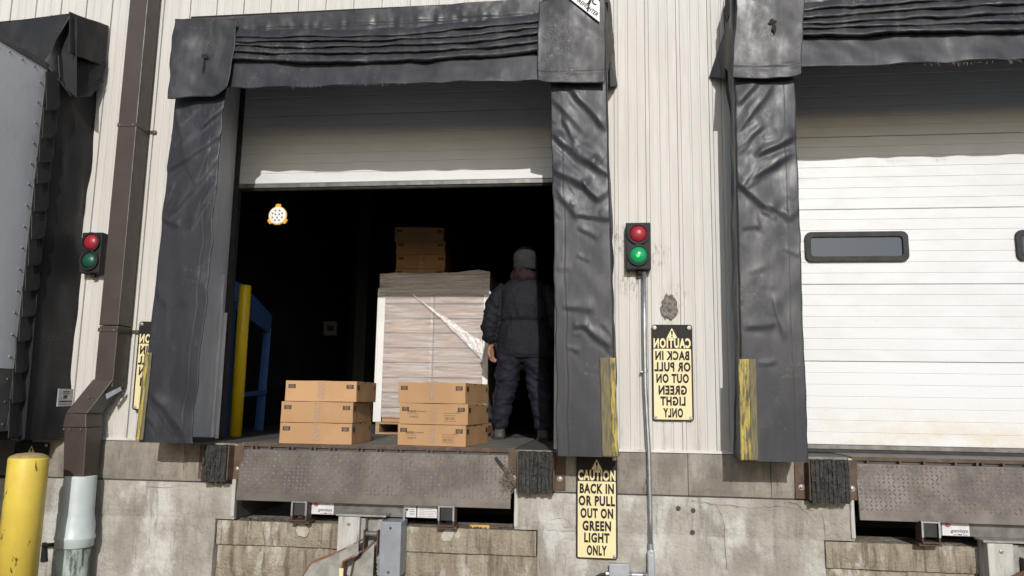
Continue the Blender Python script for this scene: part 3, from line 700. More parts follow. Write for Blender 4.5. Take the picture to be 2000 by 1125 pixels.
# wear pleats between trailer and pad: overlapping tongues down the edge
wp = thing('wear_pleat_row', 'row of overlapping black rubber tongues between trailer and dock pad', 'rubber flaps', (-4.43, YP-.03, .05))
edge_t = [(96, 150), (92, 218), (84, 272), (78, 318), (74, 360), (68, 416), (62, 470), (57, 520), (50, 570), (45, 620), (38, 668), (31, 730), (25, 790), (18, 858)]
for i in range(len(edge_t)-1):
    (xa, ya), (xb, yb) = edge_t[i], edge_t[i+1]; wdt = 27
    obj('wear_pleat', quad_sheet([(xa-7, ya-10), (xa+wdt-5, ya-12), (xb+wdt-2, yb-3), (xb-2, yb)], 0, (14, 18), .003, 9, 100+i, Ys=[-.535, -.41, -.425, -.56], round_br=.03), mVinB, wp, smooth=True, solid=.006)
obj('backing', quad_sheet([(86, 140), (112, 140), (48, 858), (12, 858)], YP-.008, (4, 40), .003, 4, 130), mBlack, wp)
p = at(125, 776, -.06)
st = thing('warning_sticker', 'small faded white sticker near the foot of the black dock pad', 'sticker', (-4.36, -.08, .33))
a_, b_, c_, d_ = [at(x, y, Y) for x, y, Y in ((113, 759, -.15), (141, 760, -.01), (138, 793, -.01), (110, 794, -.15))]
def quad3(a, b, c, d, lift):
    n = (Vector(b)-Vector(a)).cross(Vector(d)-Vector(a)).normalized()*lift
    if n.y > 0: n = -n
    A = [tuple(Vector(q)+n) for q in (a, b, c, d)]; B = [tuple(Vector(q)) for q in (a, b, c, d)]
    return A+B, [(0, 1, 2, 3), (7, 6, 5, 4), (0, 4, 5, 1), (1, 5, 6, 2), (2, 6, 7, 3), (3, 7, 4, 0)]
obj('backing', quad3(a_, b_, c_, d_, .012), mStickG, st)
def sub_quad(q, u0, u1, v0, v1):
    a, b, c, d = [Vector(x) for x in q]; P = lambda u, v: tuple((1-v)*((1-u)*a+u*b)+v*((1-u)*d+u*c))
    return P(u0, v0), P(u1, v0), P(u1, v1), P(u0, v1)
Q = (a_, b_, c_, d_)
obj('print', join(*[quad3(*sub_quad(Q, *s), .0135) for s in ((.3, .75, .14, .2), (.3, .8, .26, .30), (.35, .6, .36, .55), (.08, .95, .68, .76), (.1, .9, .86, .89))]), mInk, st)

# ------------------------------------------------------------------ trailer
tx = -4.462
tr = thing('truck_trailer', 'grey riveted truck trailer backed into the far left bay', 'trailer', (tx-1.25, -4, GZ))
TT = 3.02
obj('side_panel', box(tx-.04, tx, -8, -.5, .565, TT-.03), mTrailer, tr)
obj('lower_rail', box(tx-.045, tx+.004, -8, -.5, .10, .563), mTrailLo, tr)
obj('roof', box(tx-2.5, tx-.01, -8, -.5, TT-.028, TT), mTrailer, tr)
obj('roof_rail', box(tx-.05, tx+.008, -8, -.495, TT-.05, TT+.006), mTrailLo, tr, bevel=.004)
obj('rear_frame', join(box(tx-.12, tx+.006, -.50, -.474, .10, TT), box(tx-2.5, tx-.12, -.5, -.474, .1, .4), box(tx-2.5, tx-.12, -.5, -.474, TT-.15, TT)), mTrailLo, tr, bevel=.004)
obj('far_side', box(tx-2.5, tx-2.46, -8, -.5, .1, TT-.03), mTrailer, tr)
obj('rear_floor', box(tx-2.46, tx-.05, -8, -.5, .1, .16), mTrailLo, tr)
rv = []
zz = .15
while zz < TT-.1: rv.append(lathe([(.010, 0), (.008, .005), (.003, .008)], (0, 0, 0), 8)); zz += .168
R_ = []
for i, (v, f) in enumerate(rv):
    z = .15+.168*i; R_.append(([(tx+q[2], -.545+q[0], z+q[1]) for q in v], f))
for i in range(14):
    v, f = lathe([(.010, 0), (.008, .005), (.003, .008)], (0, 0, 0), 8); R_.append(([(tx+q[2], -.62-.13*i+q[0], TT-.085+q[1]) for q in v], f))
for i in range(10):
    for z in (.53, .14): 
        v, f = lathe([(.009, 0), (.006, .005)], (0, 0, 0), 8); R_.append(([(tx+.004+q[2], -.66-.12*i+q[0], z+q[1]) for q in v], f))
obj('rivet', join(*R_), mBolt, tr, kind='stuff')
def wheel(y):
    wv = [(tx-.35+q[2], y+q[0], GZ+.5+q[1]) for q in lathe([(.3, 0), (.49, .02), (.5, .06), (.5, .24), (.49, .28), (.3, .3)], (0, 0, 0), 28)[0]]
    return wv, lathe([(.3, 0), (.49, .02), (.5, .06), (.5, .24), (.49, .28), (.3, .3)], (0, 0, 0), 28)[1]
for y in (-3.2, -4.5): obj('wheel', wheel(y), mRubber, tr, smooth=True)

# ------------------------------------------------------------------ downspout and drain pipe
ds = thing('downspout', 'square brown downspout with a slanted elbow', 'drainpipe', (-3.92, -.12, .1))
X0, X1, YF, YB = -4.003, -3.838, -.20, -.03
for a, b in ((.93, 2.60), (2.604, 7)): obj('pipe', box(X0, X1, YF, YB, a, b), mBrown, ds, bevel=.006)
obj('pipe', box(X0+.003, X1-.003, YF+.003, YB, .44, .926), mBrown, ds, bevel=.006)
for z in (2.602, .90):
    sp = obj('strap', join(box(X0-.004, X1+.004, YF-.004, YF-.001, z-.022, z+.008), box(X1+.001, X1+.004, YF-.004, -.012, z-.022, z+.008), box(X1+.001, X1+.06, -.016, -.012, z-.022, z+.008)), mBrown, ds, bevel=.001)
    for g_ in [lathe([(.007, 0), (.005, .004)], (x, YF-.004, z-.008), 8, 'y') for x in (X0+.02, X1-.03)] + [lathe([(.008, 0), (.006, .004)], (X1+.045, -.016, z-.008), 8, 'y')]: obj('screw', g_, mBolt, sp)
def frustum(a, b):
    """between two rectangles (x0,x1,y0,y1,z)"""
    v = []
    for x0, x1, y0, y1, z in (a, b): v += [(x0, y0, z), (x1, y0, z), (x1, y1, z), (x0, y1, z)]
    return v, [(0, 1, 2, 3), (7, 6, 5, 4)] + [(i, i+4, (i+1) % 4+4, (i+1) % 4) for i in range(4)]
# elbow: slanted length then a tapering shoe
a0 = at(190, 757, -.2); 
obj('elbow', frustum((-4.155, -3.975, -.285, -.10, .235), (X0-.004, X1+.004, YF-.006, YB, .50)), mBrown, ds, bevel=.006)
obj('collar', frustum((-4.158, -3.965, -.295, -.09, .13), (-4.15, -3.975, -.288, -.098, .233)), mBrown, ds, bevel=.005)
obj('shoe', frustum((-4.125, -3.955, -.28, -.115, -.26), (-4.15, -3.96, -.29, -.10, .128)), mBrown, ds, bevel=.008)
for g_ in [lathe([(.007, 0), (.005, .004)], (x, -.303, .115), 8, 'y') for x in (-4.14, -4.09, -4.0)] + [lathe([(.007, 0), (.005, .004)], (-3.985, -.27, .36), 8, 'y')]: obj('screw', g_, mBolt, ds)
obj('foil_tag', quad3(at(206, 770, -.2), at(236, 755, -.12), at(237, 763, -.12), at(208, 780, -.2), .006), mGalv, ds)
dp = thing('drain_pipe', 'thick pale green plastic drain pipe below the brown downspout', 'drainpipe', (-4.02, -.2, GZ))
cx, cyy = -4.035, -.20
obj('socket', lathe([(.113, -.24), (.115, -.25), (.117, -.52), (.124, -.56), (.132, -.60), (.135, -.68), (.141, -.69), (.141, -.71), (.134, -.72), (.133, -.765), (.127, -.77)], (cx, cyy, 0), 40), mPVC, dp, smooth=True)
obj('pipe', lathe([(.118, -.76), (.118, GZ+.0)], (cx, cyy, 0), 40), mPVCd, dp, smooth=True)

# ------------------------------------------------------------------ bollards
bl = thing('bollard', 'chipped thick yellow bollard standing in the yard before the trailer bay', 'bollard', (-4.10, -.69, GZ))
obj('post', lathe([(.129, GZ), (.129, -.085), (.125, -.07)], (-4.10, -.69, 0), 40), mYel, bl, smooth=True)
obj('cap', lathe([(.124, -.07), (.120, -.062), (.08, -.045), (.02, -.038)], (-4.10, -.69, 0), 40), mYelCap, bl, smooth=True)
br = thing('pipe_bracket', 'small black steel bracket on the concrete beside the yellow bollard', 'bracket', at(92, 1068, -.04))
obj('plate', pprism([(82, 1060), (88, 1060), (90, 1096), (78, 1098)], -.06, .02), mBlack, br, bevel=.002)
obj('arm', cyl(at(84, 1065, -.07), at(112, 1063, -.12), .014), mBlack, br)
b2 = thing('bollard', 'slim bright yellow bollard just inside the open bay', 'bollard', (-3.43, 1.05, FZ))
pb = at(457, 850, 1.05); zt = at(477, 557, 1.05)[2]
obj('post', lathe([(.056, FZ), (.056, zt-.012), (.052, zt-.004), (.025, zt)], (pb[0]+.012, 1.05, 0), 28), mYelIn, b2, smooth=True)
bf = thing('equipment_frame', 'blue steel equipment frame behind the slim yellow bollard', 'machine frame', (-3.7, 1.9, FZ))
ya, yb = 1.25, 2.5
def slab(pts, depths, t):
    P = [at(x, y, d) for (x, y), d in zip(pts, depths)]
    A = [(p[0], p[1], p[2]) for p in P]; B = [(p[0]-t, p[1]+.01, p[2]) for p in P]; n = len(P)
    return A+B, [tuple(range(n)), tuple(range(2*n-1, n-1, -1))] + [(i, i+n, (i+1) % n+n, (i+1) % n) for i in range(n)]
obj('side_plate', slab([(447, 546), (474, 554), (532, 616), (528, 652), (446, 592)], [ya, ya+.3, yb, yb, ya], .03), mBlue, bf)
obj('post', slab([(446, 588), (462, 588), (448, 852), (434, 850)], [ya-.1]*4, .03), mBlue, bf)
obj('post', slab([(523, 640), (530, 640), (514, 842), (504, 842)], [yb-.02]*4, .05), mBlue, bf)
obj('rail', slab([(478, 766), (522, 762), (521, 770), (477, 775)], [ya+.4, yb-.03, yb-.03, ya+.4], .03), mBlue, bf)
# dock light
dl = thing('dock_light', 'round white dock lamp with a yellow rim hanging in the dark opening', 'lamp', at(542, 421, .5))
lc = at(542, 421, .5)
rim = []
for i in range(60):
    t = 2*math.pi*i/60; r = .085
    for a0_ in (90, 215, 325):
        d = abs((math.degrees(t)-a0_+180) % 360-180)
        if d < 14: r = .104 if a0_ != 90 else .108
    rim.append((lc[0]+r*math.cos(t), lc[2]+r*math.sin(t)))
obj('rim', prism(rim, .5, .515), mLedRim, dl, bevel=.004)
obj('face', lathe([(.079, 0), (.077, .004), (.05, .006)], (lc[0], .4995, lc[2]), 40, 'y'), mLedFace, dl)
obj('led', join(*[lathe([(.0085, 0), (.007, .002)], (lc[0]+r*math.cos(a), .4935, lc[2]+r*math.sin(a)), 12, 'y') for r, n_, o_ in ((.048, 8, .39), (.020, 3, .5)) for a in [o_+2*math.pi*i/n_ for i in range(n_)]]), mAlu, dl)
obj('arm', join(cyl((lc[0], .516, lc[2]), (lc[0]-.363, 1.32, lc[2]+.20), .014), cyl((lc[0]-.363, 1.32, lc[2]+.20), (-4.4, 1.4, lc[2]+.3), .02)), mBlack, dl)
eb = thing('wall_outlet', 'small grey outlet box on the dark interior wall', 'outlet', at(645, 640, 4.5))
obj('plate', pprism([(632, 628), (657, 628), (657, 655), (632, 655)], 4.5, .05), mat('dim outlet grey', (.10, .11, .11), rough=.7), eb)
obj('socket', pprism([(639, 636), (652, 636), (652, 646), (639, 646)], 4.49, .01), mBlack, eb)
ip = thing('interior_post', 'dark steel column deep inside the open bay', 'column', at(700, 830, 4.6))
obj('shaft', join(box(at(690, 700, 4.6)[0], at(712, 700, 4.6)[0], 4.6, 4.9, FZ, 4.3)), mat('dim steel', (.03, .035, .035), rough=.8), ip)

# ------------------------------------------------------------------ signal lights
def signal(label, x0, x1, z0, z1, lit):
    cx = (x0+x1)/2; hgt = z1-z0; yf = -.10
    t = thing('signal_light', label, 'traffic light', (cx, -.05, z0), 'signal lights between the bays')
    obj('housing', box(x0, x1, yf, -.012, z0, z1), mHous, t, bevel=.006)
    for nm, fz, m_ in (('red_lens', .755, mRed), ('green_lens', .30, mGreenLit if lit else mGreen)):
        zc = z0+hgt*fz; r = .066
        bz = obj('bezel', ring([(cx+(r+.016)*math.cos(a), zc+(r+.016)*math.sin(a)) for a in [2*math.pi*i/32 for i in range(32)]], [(cx+r*math.cos(a), zc+r*math.sin(a)) for a in [2*math.pi*i/32 for i in range(32)]], yf-.018, yf+.004), mHous, t)
        ln = obj(nm, lathe([(r, 0), (r*.93, .012), (r*.72, .024), (r*.4, .031), (r*.1, .034)], (cx, yf, zc), 32, 'y'), m_, t, smooth=True)
        if lit and nm == 'green_lens': obj('glow', lathe([(.014, .030), (.010, .037), (.003, .038)], (cx-.004, yf, zc-.008), 16, 'y'), mGlow, ln, smooth=True)
    obj('clip', join(box(cx-.012, cx+.012, yf-.008, yf, z0+hgt*.515, z0+hgt*.545), box(cx-.012, cx+.012, yf-.008, yf, z0+hgt*.04, z0+hgt*.07)), mHous, t, bevel=.002)
    obj('cable_gland', cyl((cx+.01, -.05, z0-.03), (cx+.01, -.05, z0), .022), mBlack, t)
    return t
signal('black signal light with lit green lens above the galvanised conduit', .160, .345, 1.375, 1.735, True)
signal('black signal light partly behind the brown downspout, green lens unlit', -4.30, -4.12, 1.37, 1.71, False)
# conduit
cd = thing('conduit', 'thin galvanised conduit running down from the signal light with the lit green lens', 'pipe', (.31, -.05, -.7))
xa = at(1258, 532, -.05)[0]; xb_ = at(1271, 1085, -.06)[0]
obj('pipe', tube([(xa, -.05, 1.38), (xa-.002, -.05, .9), (xa, -.05, .5), (xb_-.006, -.055, .03), (xb_, -.062, -.45), (xb_, -.062, -.64)], .0165, 14), mGalv, cd, smooth=True)
for z in (.62, -.17): obj('coupling', cyl((xa if z > 0 else xb_-.003, -.053 if z > 0 else -.06, z-.012), (xa if z > 0 else xb_-.003, -.053 if z > 0 else -.06, z+.012), .0205), mGalv, cd)
obj('clip', join(box(xa-.035, xa+.022, -.062, -.02, .605, .617)), mGalv, cd, bevel=.002)
obj('connector', cyl((xb_, -.062, -.66), (xb_, -.062, -.615), .021), mGalv, cd)
obj('elbow_body', prism(rrect(xb_-.026, xb_+.026, -.86, -.655, .024), -.10, -.035), mGalvBox, cd, bevel=.006)
obj('elbow_cover', prism(rrect(xb_-.022, xb_+.022, -.85, -.685, .021), -.108, -.1), mGalvBox, cd, bevel=.003)
jx = thing('junction_box', 'grey junction box low on the concrete with a black cable', 'electrical box', (.09, -.05, -.9))
jA = at(1191, 1102, -.1); jB = at(1228, 1125, -.1)
obj('body', box(jA[0], jB[0], -.10, -.03, -1.0, jA[2]), mGalvBox, jx, bevel=.003)
obj('lid', box(jA[0]-.004, jB[0]+.004, -.108, -.101, -1.0, jA[2]+.004), mGalvBox, jx, bevel=.002)
obj('nipple', join(cyl((jB[0], -.065, -.835), (xb_-.02, -.065, -.832), .016), cyl((jB[0], -.065, -.835), (jB[0]+.025, -.065, -.835), .024, n=6), cyl((xb_-.06, -.065, -.833), (xb_-.03, -.065, -.833), .024, n=6), cyl((jA[0]-.03, -.065, -.835), (jA[0], -.065, -.835), .02, n=8)), mGalv, jx, bevel=.002)
obj('cable', tube([(jA[0]-.02, -.065, -.835), (jA[0]-.06, -.066, -.842), (jA[0]-.12, -.07, -.875), (jA[0]-.19, -.08, -.95), (jA[0]-.22, -.09, -1.1), (jA[0]-.2, -.1, GZ)], .011, 10), mRubber, jx, smooth=True)

# ------------------------------------------------------------------ signs
def caution(label, cx, zt, wd, ht, y, mirror, bend=0, bolts=((-1, 1), (1, 1), (-1, -1), (1, -1))):
    """sign is modelled at the origin facing -y, then set in place"""
    t = thing('caution_sign', label, 'sign', (cx, y, zt-ht/2))
    ORG[t.name] = (0, 0, 0)
    hw, hh = wd/2, ht/2; Zf = lambda f: hh-ht*f
    def B(g):
        if bend: return [(v[0], v[1]-bend*max(0, -(v[0]))*0-bend*(v[2]/hh)**2*.0, v[2]) for v in g[0]], g[1]
        return g
    obj('plate', prism(rrect(-hw, hw, -hh, hh, .022), 0, .004), mSignBlk, t, local=True)
    obj('panel', prism(rrect(-hw+.012, hw-.012, -hh+.010, Zf(.254), .008), -.0012, .001), mSignYel, t, local=True)
    tz = Zf(.088); tri = prism([(-.04, tz-.038), (.04, tz-.038), (.0, tz+.038)], -.0012, .001)
    obj('warning_triangle', tri, mSignYel, t, local=True)
    obj('exclamation_mark', join(prism([(-.0075, tz+.016), (-.004, tz-.016), (.004, tz-.016), (.0075, tz+.016)], -.0024, 0), prism([(.006*math.cos(a), tz-.026+.006*math.sin(a)) for a in [i*math.pi/5 for i in range(10)]], -.0024, 0)), mSignBlk, t, local=True)
    L = [('CAUTION', .195, .105, .91, mSignYel), ('BACK IN', .325, .098, .83, mSignBlk), ('OR PULL', .443, .100, .88, mSignBlk), ('OUT ON', .563, .098, .79, mSignBlk), ('GREEN', .684, .098, .69, mSignBlk), ('LIGHT', .797, .096, .61, mSignBlk), ('ONLY', .917, .098, .48, mSignBlk)]
    for s, fz, fh, fw_, m_ in L:
        obj('lettering', lettering(s, 0, Zf(fz), wd*fw_, ht*fh, -.0024, offset=.046, mirror=mirror), m_, t, local=True)
    for sx, sz in bolts:
        bo = obj('bolt', lathe([(.014, 0), (.014, .003), (.008, .003), (.008, .008), (.005, .009)], (sx*(hw-.022), -.001, sz*(hh-.022)), 14, 'y'), mBolt, t, local=True)
    return t
caution('yellow and black caution sign in mirror writing on the beige wall', .498, .966, .300, .712, -.022, True)
caution('yellow and black caution sign in normal writing on the concrete below the wrinkled pad', -.062, -.005, .300, .735, -.052, False, bolts=((1, 1), (1, -1)))
sL = caution('yellow and black caution sign mostly hidden between the brown downspout and the dock pad', -3.60, .975, .300, .71, -.045, True)
sL.rotation_euler.z = .12
caution('black sign with a yellow warning triangle seen just above the thick yellow bollard', -4.592, -.005, .300, .735, -.052, False, bolts=((1, 1),))
# firefighter sign on the corner flap
ff = thing('firefighter_sign', 'white pointed firefighter sign on the corner flap at the top edge', 'sign', at(1150, 10, YP-.10))
yy = YP-.105
A_, B_, C_, D_ = (1111, -4), (1171, 43), (1171, -70), (1100, -70)
obj('plate', pprism([A_, B_, C_, D_], yy, .003), mSignWht, ff)
pa, pb_ = at(1118, 0, yy), at(1166, 37, yy); ang = math.atan2(pb_[2]-pa[2], pb_[0]-pa[0])
nrm = np.array([-math.sin(ang), math.cos(ang)])
cxz = np.array([(pa[0]+pb_[0])/2, (pa[2]+pb_[2])/2])+nrm*.026
obj('lettering', lettering('FIREFIGHTER', cxz[0], cxz[1], .215, .030, yy-.002, offset=.012, rot=ang), mSignBlk, ff)
q = at(1146, 14, yy-.002); q2 = at(1158, -20, yy)
obj('emblem', join(pprism([(1144, 9), (1153, 8), (1160, -12), (1156, -14), (1150, 2)], yy-.002, .002), pprism([(1146, 22), (1149, 22), (1153, 4), (1150, 3)], yy-.0035, .002), lettering('C', at(1163, 2, yy)[0], at(1163, 2, yy)[2], .05, .06, yy-.002, rot=ang)), mSignBlk, ff)

# ------------------------------------------------------------------ dock bumpers
def bumper(label, x0, x1, z0, z1):
    t = thing('dock_bumper', label, 'bumper', ((x0+x1)/2, -.1, z0), 'rubber dock bumpers')
    n = 9; w_ = (x1-x0)/n
    r = random.Random(int(x0*100))
    for i in range(n):
        a = x0+w_*i
        nz = 26; v = []; 
        zz = np.linspace(z0-r.uniform(0, .012), z1-r.uniform(0, .006), nz)
        yfr = -.145-r.uniform(0, .008)+.007*vnoise(zz*30, i*3.3, 0, 4)+.004*vnoise(zz*80, i*3.3, 0, 5)
        for k in range(nz):
            jx_ = .002*r.uniform(-1, 1)
            v += [(a+.0015+jx_, -.04, zz[k]), (a+.0015+jx_, yfr[k], zz[k]), (a+w_-.0015+jx_, yfr[k]+.003*r.uniform(-1, 1), zz[k]), (a+w_-.0015+jx_, -.04, zz[k])]
        f = [(4*k+q, 4*k+(q+1) % 4, 4*k+4+(q+1) % 4, 4*k+4+q) for k in range(nz-1) for q in range(4)] + [(3, 2, 1, 0), (4*nz-4, 4*nz-3, 4*nz-2, 4*nz-1)]
        obj('rubber_pad', (v, f), mBumper, t)
    for sx, xe in ((-1, x0), (1, x1)):
        aa, bb = (xe-.012, xe-.002) if sx < 0 else (xe+.002, xe+.012)
        o_ = obj('end_angle', join(box(aa, bb, -.135, -.036, z0+.01, z1-.005), box(min(aa, aa+sx*.075), max(bb, bb+sx*.075) if sx > 0 else bb, -.044, -.036, z0+.01, z1-.005)), mRust, t, bevel=.002)
        obj('bolt', lathe([(.02, 0), (.02, .004), (.012, .004), (.012, .012), (.006, .014)], (xe+sx*.045, -.044, z0+.09), 12, 'y'), mBolt, o_)
    return t
bumper('tattered black rubber bumper at the left end of the tread plate', -3.075, -2.885, -.262, .012)
bumper('shredded black rubber bumper between the tread plate and the right pad', -.632, -.378, -.272, .016)
bumper('black rubber bumper below the closed white door', 1.43, 1.685, -.284, .008)

# ------------------------------------------------------------------ dock levelers
def lozenge(cx, cz, ang, L=.027, W=.0085, h=.0038):
    c, s = math.cos(ang), math.sin(ang); y0 = 0
    P = [(-L/2, 0, 0), (-L*.2, W/2, 0), (L*.2, W/2, 0), (L/2, 0, 0), (L*.2, -W/2, 0), (-L*.2, -W/2, 0), (-L*.22, 0, h), (L*.22, 0, h)]
    v = [(cx+c*x-s*z, -y, cz+s*x+c*z) for x, z, y in P]
    return v, [(1, 0, 6), (2, 1, 6, 7), (3, 2, 7), (4, 3, 7), (5, 4, 7, 6), (0, 5, 6)]
def leveler(label, a, b, stick, xk, light):
    t = thing('dock_leveler', label, 'dock leveler', ((a+b)/2, 0, -.4), 'steel dock levelers')
    x0, x1 = a+.022, b-.022; top, bot = -.020, -.405
    yb_, yt_ = -.075, -.032
    lp = obj('lip_plate', join(([(x0, yb_, bot), (x1, yb_, bot), (x1, yt_, top), (x0, yt_, top), (x0, yb_+.022, bot), (x1, yb_+.022, bot), (x1, yt_+.022, top), (x0, yt_+.022, top)], [(0, 1, 2, 3), (7, 6, 5, 4), (0, 4, 5, 1), (3, 2, 6, 7), (0, 3, 7, 4), (1, 5, 6, 2)])), mSteelTr, t, bevel=.003)
    gs = []; nx = int((x1-x0)/.033); nz = 8; p = (x1-x0-.04)/nx
    for i in range(nx+1):
        for k in range(13):
            z = top-.018-k*.0265
            if z < bot+.075: continue
            ang = math.radians(45 if (i+k) % 2 else -45)
            if random.random() < .05: continue
            v, f = lozenge(x0+.02+p*i, z, ang, L=.028*random.uniform(.8, 1.1), h=.0038*random.uniform(.5, 1.15))
            v = [(q[0], q[1]+yt_+(yb_-yt_)*(top-q[2])/(top-bot)-.0006, q[2]) for q in v]; gs.append((v, f))
    obj('tread', join(*gs), mTread, lp, kind='stuff')
    obj('deck', join(box(a+.006, b-.006, .006, 1.75, .008, FZ+.006)), mDeck, t, bevel=.002)
    obj('deck_edge', join(box(a+.006, b-.006, .0, .0055, -.002, FZ+.005)), mRust, t)
    lugs = []
    r = random.Random(int(a*10)); x = a+.1
    while x < b-.1:
        lugs.append(box(x, x+.014, -.03, .0, -.02, .003))
        if r.random() < .5: lugs.append(box(x+.035, x+.049, -.03, .0, -.02, .003))
        x += r.uniform(.13, .24)
    for g_ in lugs: obj('hinge_lug', g_, mRust, t)
    obj('under_frame', join(box(a+.03, b-.03, .4, .46, -.3, -.05), box(a+.03, b-.03, .9, .95, -.5, -.1)), mBlack, t)
    # front cross-member with stickers between the lip keepers
    fx0, fx1, zc0, zc1 = xk[0]+.06, xk[1]-.06, -.50, -.42
    obj('cross_member', box(fx0-.02, fx1+.02, -.012, .02, zc0, zc1+.04), mAlu, t, bevel=.002)
    for x in xk:
        k_ = obj('lip_keeper', join(box(x-.060, x-.050, -.115, .0, -.53, -.395), box(x+.050, x+.060, -.115, .0, -.53, -.395), box(x-.06, x+.06, -.125, .0, -.54, -.53), box(x-.075, x+.075, -.10, .03, -.560, -.541)), mRust, t, bevel=.003)
        obj('rubber_insert', join(box(x-.045, x+.045, -.105, -.078, -.50, -.405)), mRubber, k_, bevel=.004)
        obj('rim', join(box(x-.062, x-.048, -.121, -.1155, -.5, -.392), box(x+.048, x+.062, -.121, -.1155, -.5, -.392), box(x-.048, x+.048, -.121, -.1155, -.404, -.394)), mGalv, k_, bevel=.001)
    for (sx0, sx1, kind_) in stick:
        s_ = obj('sticker', box(sx0, sx1, -.0155, -.0125, zc0+.004, zc1+.012), mSticker, t)
        cxs = (sx0+sx1)/2; wS = sx1-sx0
        if kind_ == 'brand':
            zc = zc1-.012; xg = sx0+wS*.20
            obj('logo_disc', prism([(xg+.026*math.cos(a_), zc+.018+.026*math.sin(a_)) for a_ in [2*math.pi*i/24 for i in range(24)]], -.0165, -.0156), mPink, s_)
            obj('logo_letter', lettering('g', xg, zc+.014, .026, .044, -.0175, t=.001, offset=.01), mRedInk, s_)
            obj('lettering', lettering('genisys', sx0+wS*.62, zc0+.034, wS*.64, .030, -.0175, t=.001, offset=.004, shear=.2), mInk, s_)
            obj('small_print', join(box(sx0+wS*.56, sx0+wS*.72, -.0165, -.0156, zc0+.008, zc0+.015), box(sx0+wS*.38, sx0+wS*.52, -.0165, -.0156, zc0+.009, zc0+.012), box(sx0+wS*.76, sx0+wS*.92, -.0165, -.0156, zc0+.009, zc0+.012)), mInk, s_)
        elif kind_ == 'square':
            obj('small_print', join(box(sx0+.012, sx0+.035, -.0165, -.0156, zc0+.05, zc0+.066), *[box(sx0+.045, sx1-.01, -.0165, -.0156, zc0+.02+.012*i, zc0+.024+.012*i) for i in range(4)]), mInk, s_)
        else:
            obj('small_print', join(*[box(sx0+.012, sx1-random.uniform(.012, .05), -.0165, -.0156, zc0+.012+.0125*i, zc0+.0155+.0125*i) for i in range(6)]), mStickG, s_)
    return t
k1 = (at(585, 1003, -.1)[0], at(872, 1012, -.1)[0]); k2 = (at(1818, 1060, -.1)[0], 3.0)
g1 = at(608, 1008, -.015)[0]; g2 = at(651, 1008, -.015)[0]
lv1 = leveler('rusty brown tread plate lip of the dock leveler under the open bay', *PIT1, [(g1, g2, 'brand'), (at(788, 1012, -.015)[0], at(812, 1012, -.015)[0], 'square'), (at(815, 1012, -.015)[0], at(853, 1012, -.015)[0], 'text')], k1, True)
g3 = at(1842, 1060, -.015)[0]; g4 = at(1895, 1060, -.015)[0]
lv2 = leveler('grey brown tread plate lip of the dock leveler under the closed white door', *PIT2, [(g3, g4, 'brand')], k2, True)
# handle strap and frayed fibres by the second bumper
pa = at(968, 893, -.05); pb_ = at(990, 920, -.05)
obj('lifting_strap', tube([(pa[0], -.062, pa[2]), ((pa[0]+pb_[0])/2, -.075, (pa[2]+pb_[2])/2+.004), (pb_[0], -.075, pb_[2])], .011, 8, sq=(1, .5)), mRubber, lv1)
r = random.Random(5); gs = []
for i in range(70):
    p = at(r.uniform(984, 1003), r.uniform(915, 955), -.09); q = [p]
    for _ in range(4): q.append((q[-1][0]+r.uniform(-.02, .02), q[-1][1]+r.uniform(-.02, .02), q[-1][2]+r.uniform(-.025, .02)))
    gs.append(tube(q, .0018, 4))
fb = obj('frayed_fibre', join(*gs), mStraw, kind='stuff'); setp(fb, 'tangle of pale frayed fibres hanging beside the shredded bumper', 'fibres')
sk = thing('wooden_stake', 'short yellow wooden stake lying in the slot under the tread plate', 'stick', at(940, 1030, .02))
s0 = at(917, 1028, .0); s1 = at(985, 1029, .06)
obj('shaft', join(box(s0[0], s0[0]+.15, .0, .03, s0[2]-.014, s0[2]+.012)), mStake, sk, bevel=.005)
obj('dark_tip', frustum((0, 0, 0, 0, 0), (0, 0, 0, 0, 0)) if False else ([(s0[0]+.151, .0, s0[2]-.012), (s0[0]+.27, .01, s0[2]+.004), (s0[0]+.27, .01, s0[2]+.012), (s0[0]+.151, .0, s0[2]+.012), (s0[0]+.151, .03, s0[2]-.012), (s0[0]+.27, .02, s0[2]+.004), (s0[0]+.27, .02, s0[2]+.012), (s0[0]+.151, .03, s0[2]+.012)], box(0, 1, 0, 1, 0, 1)[1]), mRust, sk)
r = random.Random(9); gs = []
for i in range(160):
    x = r.choice((r.uniform(k1[1]+.07, PIT1[1]-.02), r.uniform(PIT1[0]+.02, k1[0]-.08))); z = BT-.006; s = r.uniform(.004, .013); y = r.uniform(-.01, .06)
    gs.append(box(x, x+s*1.6, y, y+s, z-.004, z+s))
db = obj('pit_debris', join(*gs), mSeamDk, kind='stuff'); setp(db, 'dark crumbs of dirt lying on the concrete sill under the tread plate', 'dirt')

for x in k1:
    obj('pale_patch', prism(blob_poly(x, -.615, .045, .055, 14, .25, int(abs(x)*10)), -.0262, -.012), mPale, fw)
